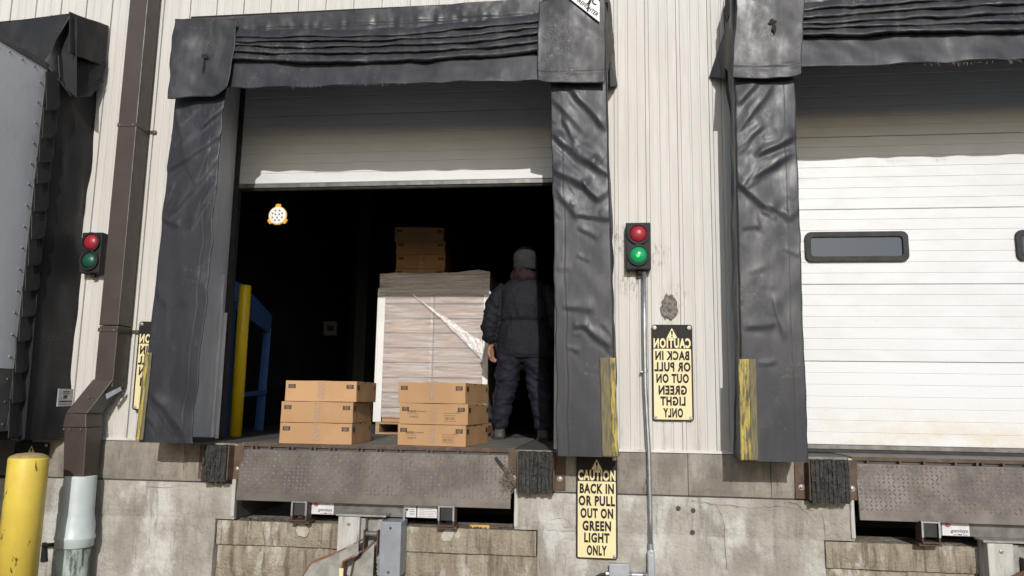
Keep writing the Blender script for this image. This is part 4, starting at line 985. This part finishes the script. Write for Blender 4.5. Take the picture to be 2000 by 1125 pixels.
# ------------------------------------------------------------------ vehicle restraints
def restraint(label, x, zt, cover):
    """x: left edge of the housing, zt: its top"""
    t = thing('truck_restraint', label, 'vehicle restraint', (x+.2, -.1, GZ), 'vehicle restraints under the levelers')
    yF = -.16
    obj('housing', join(box(x, x+.165, yF, -.01, zt-.42, zt)), mWhiteBox, t, bevel=.006)
    obj('bolt', lathe([(.014, 0), (.013, .004), (.006, .005)], (x+.085, yF, zt-.05), 14, 'y'), mBolt, t)
    obj('guide_rail', box(x+.170, x+.205, yF+.02, -.01, zt-.62, zt-.01), mGreyWorn, t, bevel=.004)
    obj('guide_rail', box(x+.298, x+.333, yF+.02, -.01, zt-.62, zt-.015), mGreyWorn, t, bevel=.004)
    obj('track_back', box(x+.206, x+.314, yF+.09, -.01, zt-.62, zt-.02), mGreyWorn, t)
    obj('top_plate', box(x-.02, x+.36, yF+.01, -.01, zt+.003, zt+.018), mGreyWorn, t, bevel=.003)
    rl = obj('roller', join(cyl((x+.222, yF-.0, zt-.115), (x+.305, yF-.0, zt-.115), .020), cyl((x+.222, yF, zt-.115), (x+.23, yF, zt-.115), .026), cyl((x+.297, yF, zt-.115), (x+.305, yF, zt-.115), .026)), mAlu, t, smooth=False)
    obj('roller_link', join(box(x+.206, x+.216, yF-.03, yF+.05, zt-.26, zt-.085), box(x+.308, x+.318, yF-.03, yF+.05, zt-.26, zt-.085)), mRust, t, bevel=.003)
    # the hook carriage: two cheek plates leaning out to the left
    z = zt
    def cheek(y0, y1, dx): return prism([(x+.215+dx, z-.15), (x+.215+dx, z-.24), (x+.10+dx, z-.29), (x+.03+dx, z-.70), (x-.22+dx, z-.70), (x-.185+dx, z-.40), (x-.13+dx, z-.31), (x+.02+dx, z-.25)], y0, y1)
    obj('hook_plate', cheek(yF-.16, yF-.145, 0), mGreyWorn, t, bevel=.003)
    def strip_between(pts, wdt, y0, y1):
        v, f = [], []
        for (px_, pz_) in pts: v += [(px_, y0, pz_), (px_, y1, pz_)]
        for i in range(len(pts)-1): f.append((2*i, 2*i+1, 2*i+3, 2*i+2))
        return v, f
    obj('hook_edge', strip_between([(x+.215, z-.145), (x+.02, z-.245), (x-.13, z-.305), (x-.19, z-.395), (x-.225, z-.7)], .02, yF-.165, yF-.06), mOrange, t, solid=.01)
    obj('hook_side', strip_between([(x+.222, z-.22), (x+.105, z-.285), (x+.035, z-.70)], .02, yF-.165, yF-.07), mOrange, t, solid=.012)
    obj('yellow_label', box(x+.085, x+.115, yF-.17, yF-.168, z-.46, z-.33), mSignYel, t)
    obj('hook_arm', prism([(x+.30, z-.16), (x+.30, z-.70), (x+.10, z-.70), (x+.16, z-.31)], yF-.06, yF-.045), mGreyWorn, t, bevel=.003)
    obj('hook_edge', strip_between([(x+.303, z-.155), (x+.155, z-.30), (x+.095, z-.70)], .02, yF-.075, yF-.02), mRust, t, solid=.012)
    if cover:
        c_ = obj('cover_box', box(x+.335, x+.49, yF-.03, -.01, zt-.405, zt-.02), mGreyBox, t, bevel=.005)
        obj('screw', lathe([(.010, 0), (.009, .003)], (x+.41, yF-.03, zt-.065), 12, 'y'), mRubber, c_)
        obj('screw', lathe([(.011, 0), (.009, .004)], (x+.405, yF-.03, zt-.375), 12, 'y'), mRust, c_)
        obj('latch_tab', box(x+.475, x+.492, -.10, -.085, zt-.02, zt+.065), mGalv, t, bevel=.002)
        obj('hose', tube([(x+.30, yF-.03, zt-.40), (x+.38, yF-.05, zt-.45), (x+.50, yF-.06, zt-.49), (x+.6, yF-.04, zt-.56)], .017, 10), mRubber, t, smooth=True)
        obj('hose', tube([(x+.31, yF-.06, zt-.44), (x+.42, yF-.07, zt-.49), (x+.5, yF-.07, zt-.56)], .007, 8), mStake, t, smooth=True)
        obj('spring', join(*[cyl((x+.28+.01*math.sin(i), yF-.02, zt-.30-.03*i), (x+.31, yF-.04, zt-.315-.03*i), .010) for i in range(6)]), mBlack, t)
    return t
hx = at(658, 1045, -.17)[0]; hz = at(680, 1010, -.17)[2]
restraint('truck restraint with a blue grey cover box under the open bay', hx, hz, True)
hx2 = at(1931, 1080, -.17)[0]; hz2 = at(1960, 1063, -.17)[2]
restraint('truck restraint with an orange hook at the lower right corner of the picture', hx2, hz2, False)

# ------------------------------------------------------------------ cardboard boxes
def make_box(w_, d_, h_, prints, label):
    """origin at the middle of the front bottom edge; front faces -y"""
    bm = bmesh.new(); v0, f0 = box(-w_/2, w_/2, 0, d_, .001, h_-.002)
    bv = [bm.verts.new(q) for q in v0]
    for q in f0: bm.faces.new([bv[i] for i in q])
    bmesh.ops.subdivide_edges(bm, edges=bm.edges[:], cuts=7, use_grid_fill=True)
    sd = 40+prints
    for q in bm.verts:
        p_ = q.co.copy(); nn = lambda k: float(vnoise(p_.x*7, p_.y*7, p_.z*9, sd+k))
        q.co.x += .0028*nn(0); q.co.z += .0022*nn(2)*(p_.z > h_*.5)
        if p_.y > .01: q.co.y += .003*nn(1)
    g_ = ([tuple(q.co) for q in bm.verts], [tuple(q.index for q in fc_.verts) for fc_ in bm.faces]) if not bm.verts.index_update() else None; bm.free()
    body = obj('cardboard_box', g_, mCard, None, bevel=.003)
    setp(body, label, 'box')
    hl = h_*.72
    for sx in (-1, 1):
        cx = sx*(w_/2-.053)
        l_ = obj('print_label', box(cx-.029, cx+.029, -.0022, -.0008, hl-.016, hl+.016), mInk, body, local=True)
        obj('print_line', join(*[box(cx-.02+.004*abs(i), cx+.02-.004*abs(i), -.0032, -.0023, hl+i*.009-.0017, hl+i*.009+.0017) for i in (-1, 0, 1)]), mInkPale, l_, local=True)
    for yy_ in (.05, d_-.04):
        obj('print_label', box(w_/2+.0008, w_/2+.002, yy_-.025, yy_+.025, hl-.022, hl+.016), mInk, body, local=True)
    obj('tape', box(-.025, .035, -.0018, -.0006, h_*.12, h_-.006), mTape, body, local=True)
    obj('flap_slit', join(box(w_/2-.0002, w_/2+.0012, .085, .0885, .008, h_*.62)), mCardEdge, body, local=True)
    obj('hand_slot', join(box(w_/2-.0002, w_/2+.0015, d_*.38, d_*.38+.03, h_-.012, h_-.004), box(w_/2-.0002, w_/2+.0015, d_*.66, d_*.66+.03, h_-.012, h_-.004)), mBlack, body, local=True)
    if prints:
        r = random.Random(prints)
        obj('title_bar', box(-w_/2+.07, -w_/2+.145, -.0016, -.0007, h_*.56, h_*.66), mInkMid, body, local=True)
        obj('print_line', join(*[box(x, x+.008, -.0016, -.0007, h_*.58, h_*.645) for x in np.arange(-w_/2+.152, -w_/2+.225, .0125)]), mInkMid, body, local=True)
        obj('print_line', join(*[box(-w_/2+.07+.016*i, -w_/2+.08+.016*i, -.0016, -.0007, h_*.47, h_*.50) for i in range(6)]), mInkMid, body, local=True)
        def bars(x0, x1, z0, z1):
            gs, x = [], x0
            while x < x1:
                b_ = r.choice((.0015, .003, .0045)); gs.append(box(x, x+b_, -.0016, -.0007, z0, z1)); x += b_+r.choice((.002, .003, .0045))
            return join(*gs)
        obj('barcode', bars(-w_/2+.085, -w_/2+.16, h_*.31, h_*.40), mInkMid, body, local=True)
        obj('barcode', bars(.10, .185, h_*.24, h_*.36), mInkMid, body, local=True)
        obj('print_line', join(*[box(.095+.02*i, .108+.02*i, -.0016, -.0007, z_*h_, z_*h_+.006) for i in range(5) for z_ in (.16, .42, .53)]), mInkMid, body, local=True)
        obj('mark', ring(rrect(.19, .225, h_*.54, h_*.62, .003), rrect(.193, .222, h_*.56, h_*.60, .002), -.0016, -.0007), mInkMid, body, local=True)
    return body
BWd, BDp, BH = .575, .575, .164
protoA = make_box(BWd, BDp, BH, 0, '')
protoB = make_box(BWd, BDp, BH, 3, '')
usedA = usedB = False
def put(proto, first, px_l, px_r, py, Y, z, rz, label, group, scl=(1, 1, 1)):
    o = proto if first else copy_tree(proto)
    a = at(px_l, py, Y); b = at(px_r, py, Y)
    o.location = ((a[0]+b[0])/2, Y, z); o.rotation_euler.z = rz; o.scale = scl; setp(o, label, 'box', group); return o
GF = 'loose cardboard boxes on the dock edge'
for i, (l, r_, rz, nm) in enumerate(((542.4, 689.9, -.045, 'bottom'), (544.3, 693, -.05, 'middle'), (553, 699.8, -.03, 'top'))):
    put(protoA, i == 0, l, r_, 860-42*i, .0+.005*i, FZ+.006+BH*i, -rz, f'{nm} brown cardboard box in the stack beside the slim yellow bollard', GF)
for i, (l, r_, rz, nm) in enumerate(((772, 912, -.15, 'bottom printed'), (774.7, 917.3, -.13, 'middle printed'), (772.7, 912.7, -.16, 'top unprinted'))):
    put(protoB if i < 2 else protoA, i == 0, l, r_, 860-42*i, .10, FZ+.006+BH*i, rz, f'{nm} cardboard box in the stack in front of the wrapped pallet', GF, (.985, 1, 1))

# ------------------------------------------------------------------ pallet load
PY = 2.12
pl = thing('pallet', 'plain wooden pallet under the wrapped load', 'pallet', (-1.83, PY+.5, FZ))
px0, px1 = -2.40, -1.22
for i in range(7): obj('top_slat', box(px0, px1, PY+.15*i, PY+.15*i+.10, FZ+.105, FZ+.123), mWood, pl)
for x in (px0, (px0+px1)/2-.02, px1-.04): obj('stringer', box(x, x+.04, PY+.002, PY+1.0, FZ+.02, FZ+.104), mWood, pl)
for y in (PY, PY+.45, PY+.9): obj('bottom_slat', box(px0, px1, y, y+.1, FZ+.001, FZ+.019), mWood, pl)
z0 = FZ+.126; RH = .157; rows = 10
bx0, bx1 = at(748, 700, PY+.02)[0], at(942, 700, PY+.02)[0]; cw = (bx1-bx0)/2
ordn = ['bottom', 'second', 'third', 'fourth', 'fifth', 'sixth', 'seventh', 'eighth', 'ninth', 'top']
GW = 'wrapped cardboard boxes on the pallet'
for i in range(rows):
    for c in (0, 1):
        o = copy_tree(protoB if i < 2 else protoA)
        o.location = (bx0+cw*(c+.5), PY+.03, z0+RH*i); o.rotation_euler.z = 0; o.scale = ((cw-.014)/BWd, 1.2, RH/BH*.935)
        setp(o, f'wrapped cardboard box in the {ordn[i]} row of the pallet load, {"column by the yellow bollard" if c == 0 else "column by the person"}', 'box', GW)
ztop = z0+RH*rows
GT = 'cardboard boxes stacked loose on top of the wrapped load'
lx0, lx1 = at(772, 520, 2.7)[0], at(868, 520, 2.7)[0]
for i, nm in enumerate(('half hidden lowest', 'second lowest', 'third', 'topmost')):
    o = copy_tree(protoA); o.location = ((lx0+lx1)/2+(.0, .01, .004, -.018)[i], 2.7, ztop+.004+BH*1.0*i); o.rotation_euler.z = .06+.02*i
    o.scale = ((lx1-lx0)/BWd*.98, 1, 1); setp(o, f'{nm} brown box of the shaded stack on top of the wrapped load', 'box', GT)
for (a, b, lb) in ((733, 748.5, 'white corner board on the pallet load, edge facing the yellow bollard'), (942, 953, 'white corner board on the pallet load, edge beside the person')):
    xa_, xb2 = at(a, 700, PY)[0], at(b, 700, PY)[0]
    cb = thing('corner_board', lb, 'corner board', (xa_, PY, z0), 'white corner boards')
    out = xa_ if a < 800 else xb2
    obj('front_leg', box(min(xa_, xb2), max(xa_, xb2), PY, PY+.006, z0+.002, 1.57), mBoard, cb)
    obj('side_leg', box(out-.003 if a > 800 else out, out if a > 800 else out+.003, PY+.0065, PY+.10, z0+.002, 1.57), mBoard, cb)
sw = thing('stretch_wrap', 'cloudy clear stretch wrap round the pallet load', 'plastic film', (-1.83, PY, z0))
n = 100; U, V = np.meshgrid(np.linspace(0, 1, n), np.linspace(0, 1, 420))
xw0, xw1 = at(747.5, 700, PY-.01)[0], at(943, 700, PY-.01)[0]
zt_ = ztop+.012+.012*vnoise(U*6, 0, 0, 3)+.02*np.clip((U-.7)/.2, 0, 1)*np.clip((1-U)/.1, 0, 1)
Z = z0+.05+(zt_-z0-.05)*V; X = xw0+(xw1-xw0)*U; Yw = PY-.010-.005*vnoise(X*3, Z*16, 0, 5)-.002*vnoise(X*6, Z*50, 0, 6)
wob = .004*vnoise(X*5, Z*.5, 0, 17)
for i in range(1, rows): Yw = Yw + .016*np.exp(-((Z-(z0+RH*i-.004)-wob)/.0045)**2)*(.75+.25*vnoise(X*4, i, 0, 18))
xm = bx0+cw; Yw = Yw + .014*np.exp(-((X-xm-wob)/.006)**2)
gv = grid(X, Yw, Z)
obj('front_film', (gv[0], [tuple(reversed(q)) for q in gv[1]]), mFilm, sw, smooth=True)
xw0, xw1 = at(736, 700, PY-.01)[0], at(954, 700, PY-.01)[0]
V2 = .0+1.0*V; zlo = 1.50+.02*vnoise(U*5, 0, 0, 8); Zc = zlo+(zt_+.004-zlo)*V2; Xc = xw0+(xw1-xw0)*U
gv = grid(Xc, PY-.018-.010*vnoise(Xc*2.5, Zc*30, 0, 15)-.005*vnoise(Xc*6, Zc*80, 0, 16), Zc)
obj('top_band', (gv[0], [tuple(reversed(q)) for q in gv[1]]), mFilmT, sw, smooth=True)
Ut, Vt = np.meshgrid(np.linspace(0, 1, 60), np.linspace(0, 1, 12))
Zt = ztop+.012+.012*vnoise(Ut*6, Vt*2, 0, 3)*(1-Vt)+.02*np.clip((Ut-.7)/.2, 0, 1)*np.clip((1-Ut)/.1, 0, 1)*(1-Vt)
obj('top_film', grid(xw0+(xw1-xw0)*Ut, PY-.008+.19*Vt, Zt-.012*Vt+.004), mFilm, sw, smooth=True)
for xe in (xw0, xw1):
    Us, Vs = np.meshgrid(np.linspace(0, 1, 14), np.linspace(0, 1, 60)); zs = z0+.05+(ztop-z0-.05)*Vs
    obj('side_film', grid(xe+.004*vnoise(Us*3, zs*20, 0, 9), PY-.008+.7*Us, zs), mFilm, sw, smooth=True)
# diagonal bunched tail of film
pts_a, pts_b = [], []
for t in np.linspace(0, 1, 60):
    cx_ = 750+(945-750)*t; cyc = 538+(690-538)*(t**1.12); half = .7+13.5*max(0, (t-.38)/.62)**1.1
    ju, jl = random.uniform(-.12, .25)*half, random.uniform(-.04, .04)*half
    pts_a.append((cx_+half*.35, cyc-half*1.0-ju)); pts_b.append((cx_-half*.2, cyc+half*.9+jl))
A = np.array([[at(a[0]*(1-s)+b[0]*s, a[1]*(1-s)+b[1]*s, PY-.042-.012*float(vnoise(i*.5, s*5, 0, 4))) for s in np.linspace(0, 1, 9)] for i, (a, b) in enumerate(zip(pts_a, pts_b))])
obj('film_tail', grid(A[..., 0], A[..., 1], A[..., 2]), mFilm2, sw, smooth=True)

# ------------------------------------------------------------------ person
def remeshed(g, voxel, smooth_it=4):
    me = bpy.data.meshes.new('tmp'); me.from_pydata(g[0], [], g[1]); bm = bmesh.new(); bm.from_mesh(me); bmesh.ops.recalc_face_normals(bm, faces=bm.faces); bm.to_mesh(me); bm.free()
    o = bpy.data.objects.new('tmp', me); COL.objects.link(o)
    m = o.modifiers.new('r', 'REMESH'); m.mode = 'VOXEL'; m.voxel_size = voxel
    if smooth_it: s = o.modifiers.new('s', 'SMOOTH'); s.iterations = smooth_it; s.factor = .5
    dg = bpy.context.evaluated_depsgraph_get(); e = o.evaluated_get(dg); em = e.to_mesh()
    n = len(em.vertices); co = np.empty(n*3); em.vertices.foreach_get('co', co); no = np.empty(n*3); em.vertices.foreach_get('normal', no)
    f = [tuple(p.vertices) for p in em.polygons]; e.to_mesh_clear(); bpy.data.objects.remove(o)
    return co.reshape(-1, 3), no.reshape(-1, 3), f
def loft(rings, n=40):
    """rings: (x, y, z, rx, ry) horizontal ellipses"""
    v, f = [], []
    for x, y, z, rx, ry in rings:
        for k in range(n):
            t = 2*math.pi*k/n; c, s = math.cos(t), math.sin(t)
            e = 2.4; cc = math.copysign(abs(c)**(2/e), c); ss = math.copysign(abs(s)**(2/e), s)
            v.append((x+rx*cc, y+ry*ss, z))
    m = len(rings)
    for i in range(m-1): f += [(i*n+k, i*n+(k+1) % n, (i+1)*n+(k+1) % n, (i+1)*n+k) for k in range(n)]
    f += [tuple(reversed(range(n))), tuple(range((m-1)*n, m*n))]
    return v, f
def ball(c, r, n=14):
    return lathe([(max(.001, math.sin(math.pi*i/n))*r, -math.cos(math.pi*i/n)*r) for i in range(n+1)], c, 18)
def ell(c, rx, ry, rz, n=16):
    v, f = ball((0, 0, 0), 1, n); return [(c[0]+rx*p[0], c[1]+ry*p[1], c[2]+rz*p[2]) for p in v], f
PX, PYY = -.785, 1.42
pe = thing('person', 'person in a dark padded jacket and trousers seen from behind, wearing a grey knit cap', 'person', (PX, PYY, FZ))
W_ = lambda x, y, z: (x, PYY+y, z)
# body: one continuous mesh (head, trunk, limbs, hands)
hc = W_(-.762, .03, 1.715)
parts = [ell(hc, .078, .098, .118), ell(W_(-.762, .07, 1.66), .06, .065, .06), tube([W_(-.765, 0, 1.45), W_(-.763, .012, 1.66)], [.065, .056]),
         ell(W_(-.762, .132, 1.70), .014, .016, .02), ell(W_(-.838, .02, 1.705), .012, .024, .034), ell(W_(-.686, .02, 1.705), .012, .024, .034),
         ell(W_(-.79, .122, 1.735), .014, .008, .010), ell(W_(-.734, .122, 1.735), .014, .008, .010), ell(W_(-.762, .124, 1.658), .026, .010, .008),
         loft([W_(-.77, 0, .80)+(.15, .10), W_(-.77, 0, 1.0)+(.14, .09), W_(-.77, 0, 1.25)+(.17, .10), W_(-.77, 0, 1.42)+(.19, .10), W_(-.77, 0, 1.5)+(.10, .07)], 28),
         tube([W_(-.86, 0, .85), W_(-.92, .02, .47), W_(-.985, .0, .12), W_(-.985, 0, .06)], [.08, .055, .035, .03]), tube([W_(-.68, 0, .85), W_(-.62, .02, .47), W_(-.58, 0, .12), W_(-.58, 0, .06)], [.08, .055, .035, .03]),
         tube([W_(-.985, -.02, .08), W_(-.985, .13, .075)], [.025, .022]), tube([W_(-.58, -.02, .08), W_(-.57, .13, .075)], [.025, .022]),
         tube([W_(-.94, 0, 1.43), W_(-1.07, -.02, 1.13), W_(-1.085, .01, .93), W_(-1.088, .02, .895)], [.055, .045, .032, .028]), tube([W_(-.60, 0, 1.43), W_(-.49, .02, 1.15), W_(-.53, .22, 1.03), W_(-.55, .27, 1.02)], [.055, .045, .032, .028])]
def hand(wx, wy, wz, dx, dirv, spread):
    """palm and five curled fingers from the wrist along dirv"""
    d = Vector(dirv).normalized(); sd = Vector(spread).normalized(); nn = d.cross(sd)
    Wp = Vector(W_(wx, wy, wz)); gs = [tube([tuple(Wp-d*.01), tuple(Wp+d*.045), tuple(Wp+d*.088)], [.024, .036, .034], 14, sq=(1, .55))]
    # palm as a flattened loft across the spread direction
    gs = []
    for k in np.linspace(-1, 1, 5): gs.append(tube([tuple(Wp+sd*.012*k), tuple(Wp+d*.05+sd*.025*k), tuple(Wp+d*.09+sd*.031*k)], [.017, .0165, .0125], 10))
    for k, L in zip((-1, -.33, .33, 1), (.068, .078, .074, .058)):
        b0 = Wp+d*.085+sd*.030*k; b1 = b0+d*L*.42+nn*.008; b2 = b1+d*L*.30+nn*.024; b3 = b2+d*L*.16+nn*.026
        gs.append(tube([tuple(b0), tuple(b1), tuple(b2), tuple(b3)], [.0105, .0098, .009, .0075], 10))
    t0 = Wp+d*.03-sd*.022; t1 = t0+d*.03-sd*.022+nn*.012; t2 = t1+d*.03-sd*.004+nn*.016; t3 = t2+d*.02+sd*.004+nn*.008
    gs.append(tube([tuple(t0), tuple(t1), tuple(t2), tuple(t3)], [.014, .0125, .0105, .008], 10))
    return gs
parts += hand(-1.09, .025, .895, 0, (.02, .10, -1), (-.45, .9, .05)) if False else hand(-1.09, .02, .90, 0, (.03, .06, -1), (.55, .83, .06))
parts += hand(-.55, .275, 1.02, 0, (-.2, 1, -.1), (1, .2, 0))
co, no, fc = remeshed(join(*parts), .0065, 2)
obj('body', (co.tolist(), fc), mSkin, pe, smooth=True)
obj('eye', join(ball(W_(-.79, .118, 1.735), .012), ball(W_(-.734, .118, 1.735), .012)), mSignWht, pe, smooth=True)
# jacket
tor = loft([W_(-.768, 0, .785)+(.262, .175), W_(-.768, 0, .83)+(.268, .182), W_(-.768, 0, .95)+(.262, .180), W_(-.768, 0, 1.10)+(.242, .165), W_(-.768, 0, 1.135)+(.228, .155), W_(-.768, 0, 1.17)+(.242, .168), W_(-.768, 0, 1.30)+(.252, .175), W_(-.768, 0, 1.42)+(.235, .165), W_(-.768, 0, 1.49)+(.195, .145), W_(-.766, 0, 1.545)+(.135, .115), W_(-.764, .0, 1.585)+(.085, .085)])
slL = tube([W_(-.93, 0, 1.445), W_(-1.015, -.01, 1.36), W_(-1.055, -.02, 1.24), W_(-1.078, -.025, 1.13), W_(-1.09, -.01, 1.05), W_(-1.088, .0, .975), W_(-1.086, .01, .93)], [.10, .103, .097, .092, .09, .076, .052], 24)
slR = tube([W_(-.605, 0, 1.445), W_(-.525, .0, 1.36), W_(-.485, .01, 1.24), W_(-.47, .03, 1.14), W_(-.49, .12, 1.08), W_(-.52, .2, 1.05), W_(-.535, .24, 1.04)], [.10, .103, .097, .092, .09, .076, .052], 24)
co, no, fc = remeshed(join(tor, slL, slR), .010, 3)
x, y, z = co.T
arm = (x < -1.0) | (x > -.53)
wr = np.where(arm, .015*vnoise(x*10, y*10, z*26+x*14, 3)+.008*vnoise(x*22, y*22, z*48, 4), .007*vnoise(x*14, y*14, z*5, 5)+.005*vnoise(x*30, y*30, z*14, 6)+.009*np.exp(-((z-1.14)/.06)**2)*vnoise(x*45, y*45, z*9, 7))
wr = wr + .006*vnoise(x*6, y*6, z*6, 9)*(z > .80) - .010*np.exp(-((z-1.135)/.008)**2)*(~arm) - .006*np.exp(-((z-.80)/.006)**2)*(~arm)
wr += -.005*np.exp(-((np.abs(x+.768)-.215-.0*z)/.01)**2)*(z > 1.2)*(y < PYY)
obj('jacket', ((co+no*wr[:, None]).tolist(), fc), mJack, pe, smooth=True)
obj('sleeve_patch', ell(W_(-1.092, -.085, 1.405), .012, .008, .016), mPatch, pe, smooth=True)
# trousers
legL = loft([W_(-.985, .0, .13)+(.068, .075), W_(-.982, 0, .17)+(.082, .088), W_(-.968, 0, .30)+(.094, .10), W_(-.948, .005, .42)+(.100, .105), W_(-.935, .008, .50)+(.106, .11), W_(-.918, 0, .62)+(.120, .125), W_(-.90, 0, .74)+(.125, .14), W_(-.88, 0, .84)+(.13, .15)], 28)
legR = loft([W_(-.575, .0, .13)+(.068, .075), W_(-.578, 0, .17)+(.084, .088), W_(-.588, 0, .30)+(.095, .10), W_(-.602, .005, .42)+(.102, .105), W_(-.615, .008, .50)+(.107, .11), W_(-.633, 0, .62)+(.120, .125), W_(-.65, 0, .74)+(.125, .14), W_(-.66, 0, .84)+(.13, .15)], 28)
hip = loft([W_(-.77, 0, .745)+(.12, .10), W_(-.77, 0, .80)+(.22, .15), W_(-.77, 0, .95)+(.2, .14)], 28)
co, no, fc = remeshed(join(legL, legR, hip), .010, 3)
x, y, z = co.T
wr = .015*vnoise(x*7+y*3, y*7, z*17+np.abs(x+.775)*10, 11)+.009*vnoise(x*14, y*14, z*38+x*12, 12)+.006*vnoise(x*5, y*5, z*7, 13) - .008*np.exp(-((z-.385)/.01)**2) - .006*np.exp(-((z-.56)/.012)**2)
obj('trousers', ((co+no*wr[:, None]).tolist(), fc), mTrou, pe, smooth=True)
for bx_, ax in ((-.985, -.05), (-.578, .05)):
    b_ = join(loft([W_(bx_, .02, .045)+(.052, .075), W_(bx_, .012, .10)+(.050, .062), W_(bx_, .0, .20)+(.052, .058)], 24), tube([W_(bx_, -.03, .075), W_(bx_+ax*.5, .08, .075), W_(bx_+ax, .17, .062), W_(bx_+ax*1.1, .205, .055)], [.048, .050, .045, .022], 16))
    co, no, fc = remeshed(b_, .008, 3); co[:, 2] = np.maximum(co[:, 2], .046)
    bt = obj('boot', (co.tolist(), fc), mBoot, pe, smooth=True)
    so_ = [(bx_+sx_*.055+ax*(yy_+.06)/.27, yy_) for sx_, yy_ in ((-1, -.06), (1, -.06), (1, .16), (.6, .215), (-.6, .215), (-1, .16))]
    v = [W_(a_, b__, FZ+.001) for a_, b__ in so_]+[W_(a_, b__, FZ+.032) for a_, b__ in so_]; n6 = len(so_)
    obj('sole', (v, [tuple(reversed(range(n6))), tuple(range(n6, 2*n6))]+[(i, (i+1) % n6, (i+1) % n6+n6, i+n6) for i in range(n6)]), mSole, bt, bevel=.006)
# hood and cap
hd = join(*[ell(W_(-.765+.105*math.cos(t), -.015+.085*math.sin(t), 1.575+.02*math.sin(3*t)), .045, .045, .05) for t in np.linspace(0, 2*math.pi, 13)[:-1]], ell(W_(-.755, -.095, 1.565), .10, .055, .075), ell(W_(-.80, -.075, 1.615), .06, .045, .05))
co, no, fc = remeshed(hd, .009, 5); x, y, z = co.T
obj('hood', ((co+no*(.008*vnoise(x*18, y*18, z*12, 21)+.004*vnoise(x*40, y*40, z*30, 22))[:, None]).tolist(), fc), mHood, pe, smooth=True)
cap = loft([W_(-.762, .022, 1.635)+(.103, .118), W_(-.762, .022, 1.65)+(.114, .13), W_(-.762, .02, 1.70)+(.118, .136), W_(-.762, .015, 1.735)+(.116, .134), W_(-.762, .01, 1.78)+(.112, .128), W_(-.76, .0, 1.82)+(.094, .108), W_(-.758, -.01, 1.85)+(.064, .072), W_(-.757, -.015, 1.864)+(.025, .03)], 40)
co, no, fc = remeshed(cap, .008, 4); x, y, z = co.T
ang = np.arctan2(y-(PYY+.02), x+.762)
wr = .0022*np.sin(ang*34)+.008*vnoise(x*9, y*9, z*14, 31)-.006*np.exp(-((z-1.702-.03*(x+.762)*2)/.007)**2)*(np.sin(ang*2+1) > -.4)
obj('knit_cap', ((co+no*wr[:, None]).tolist(), fc), mHat, pe, smooth=True)
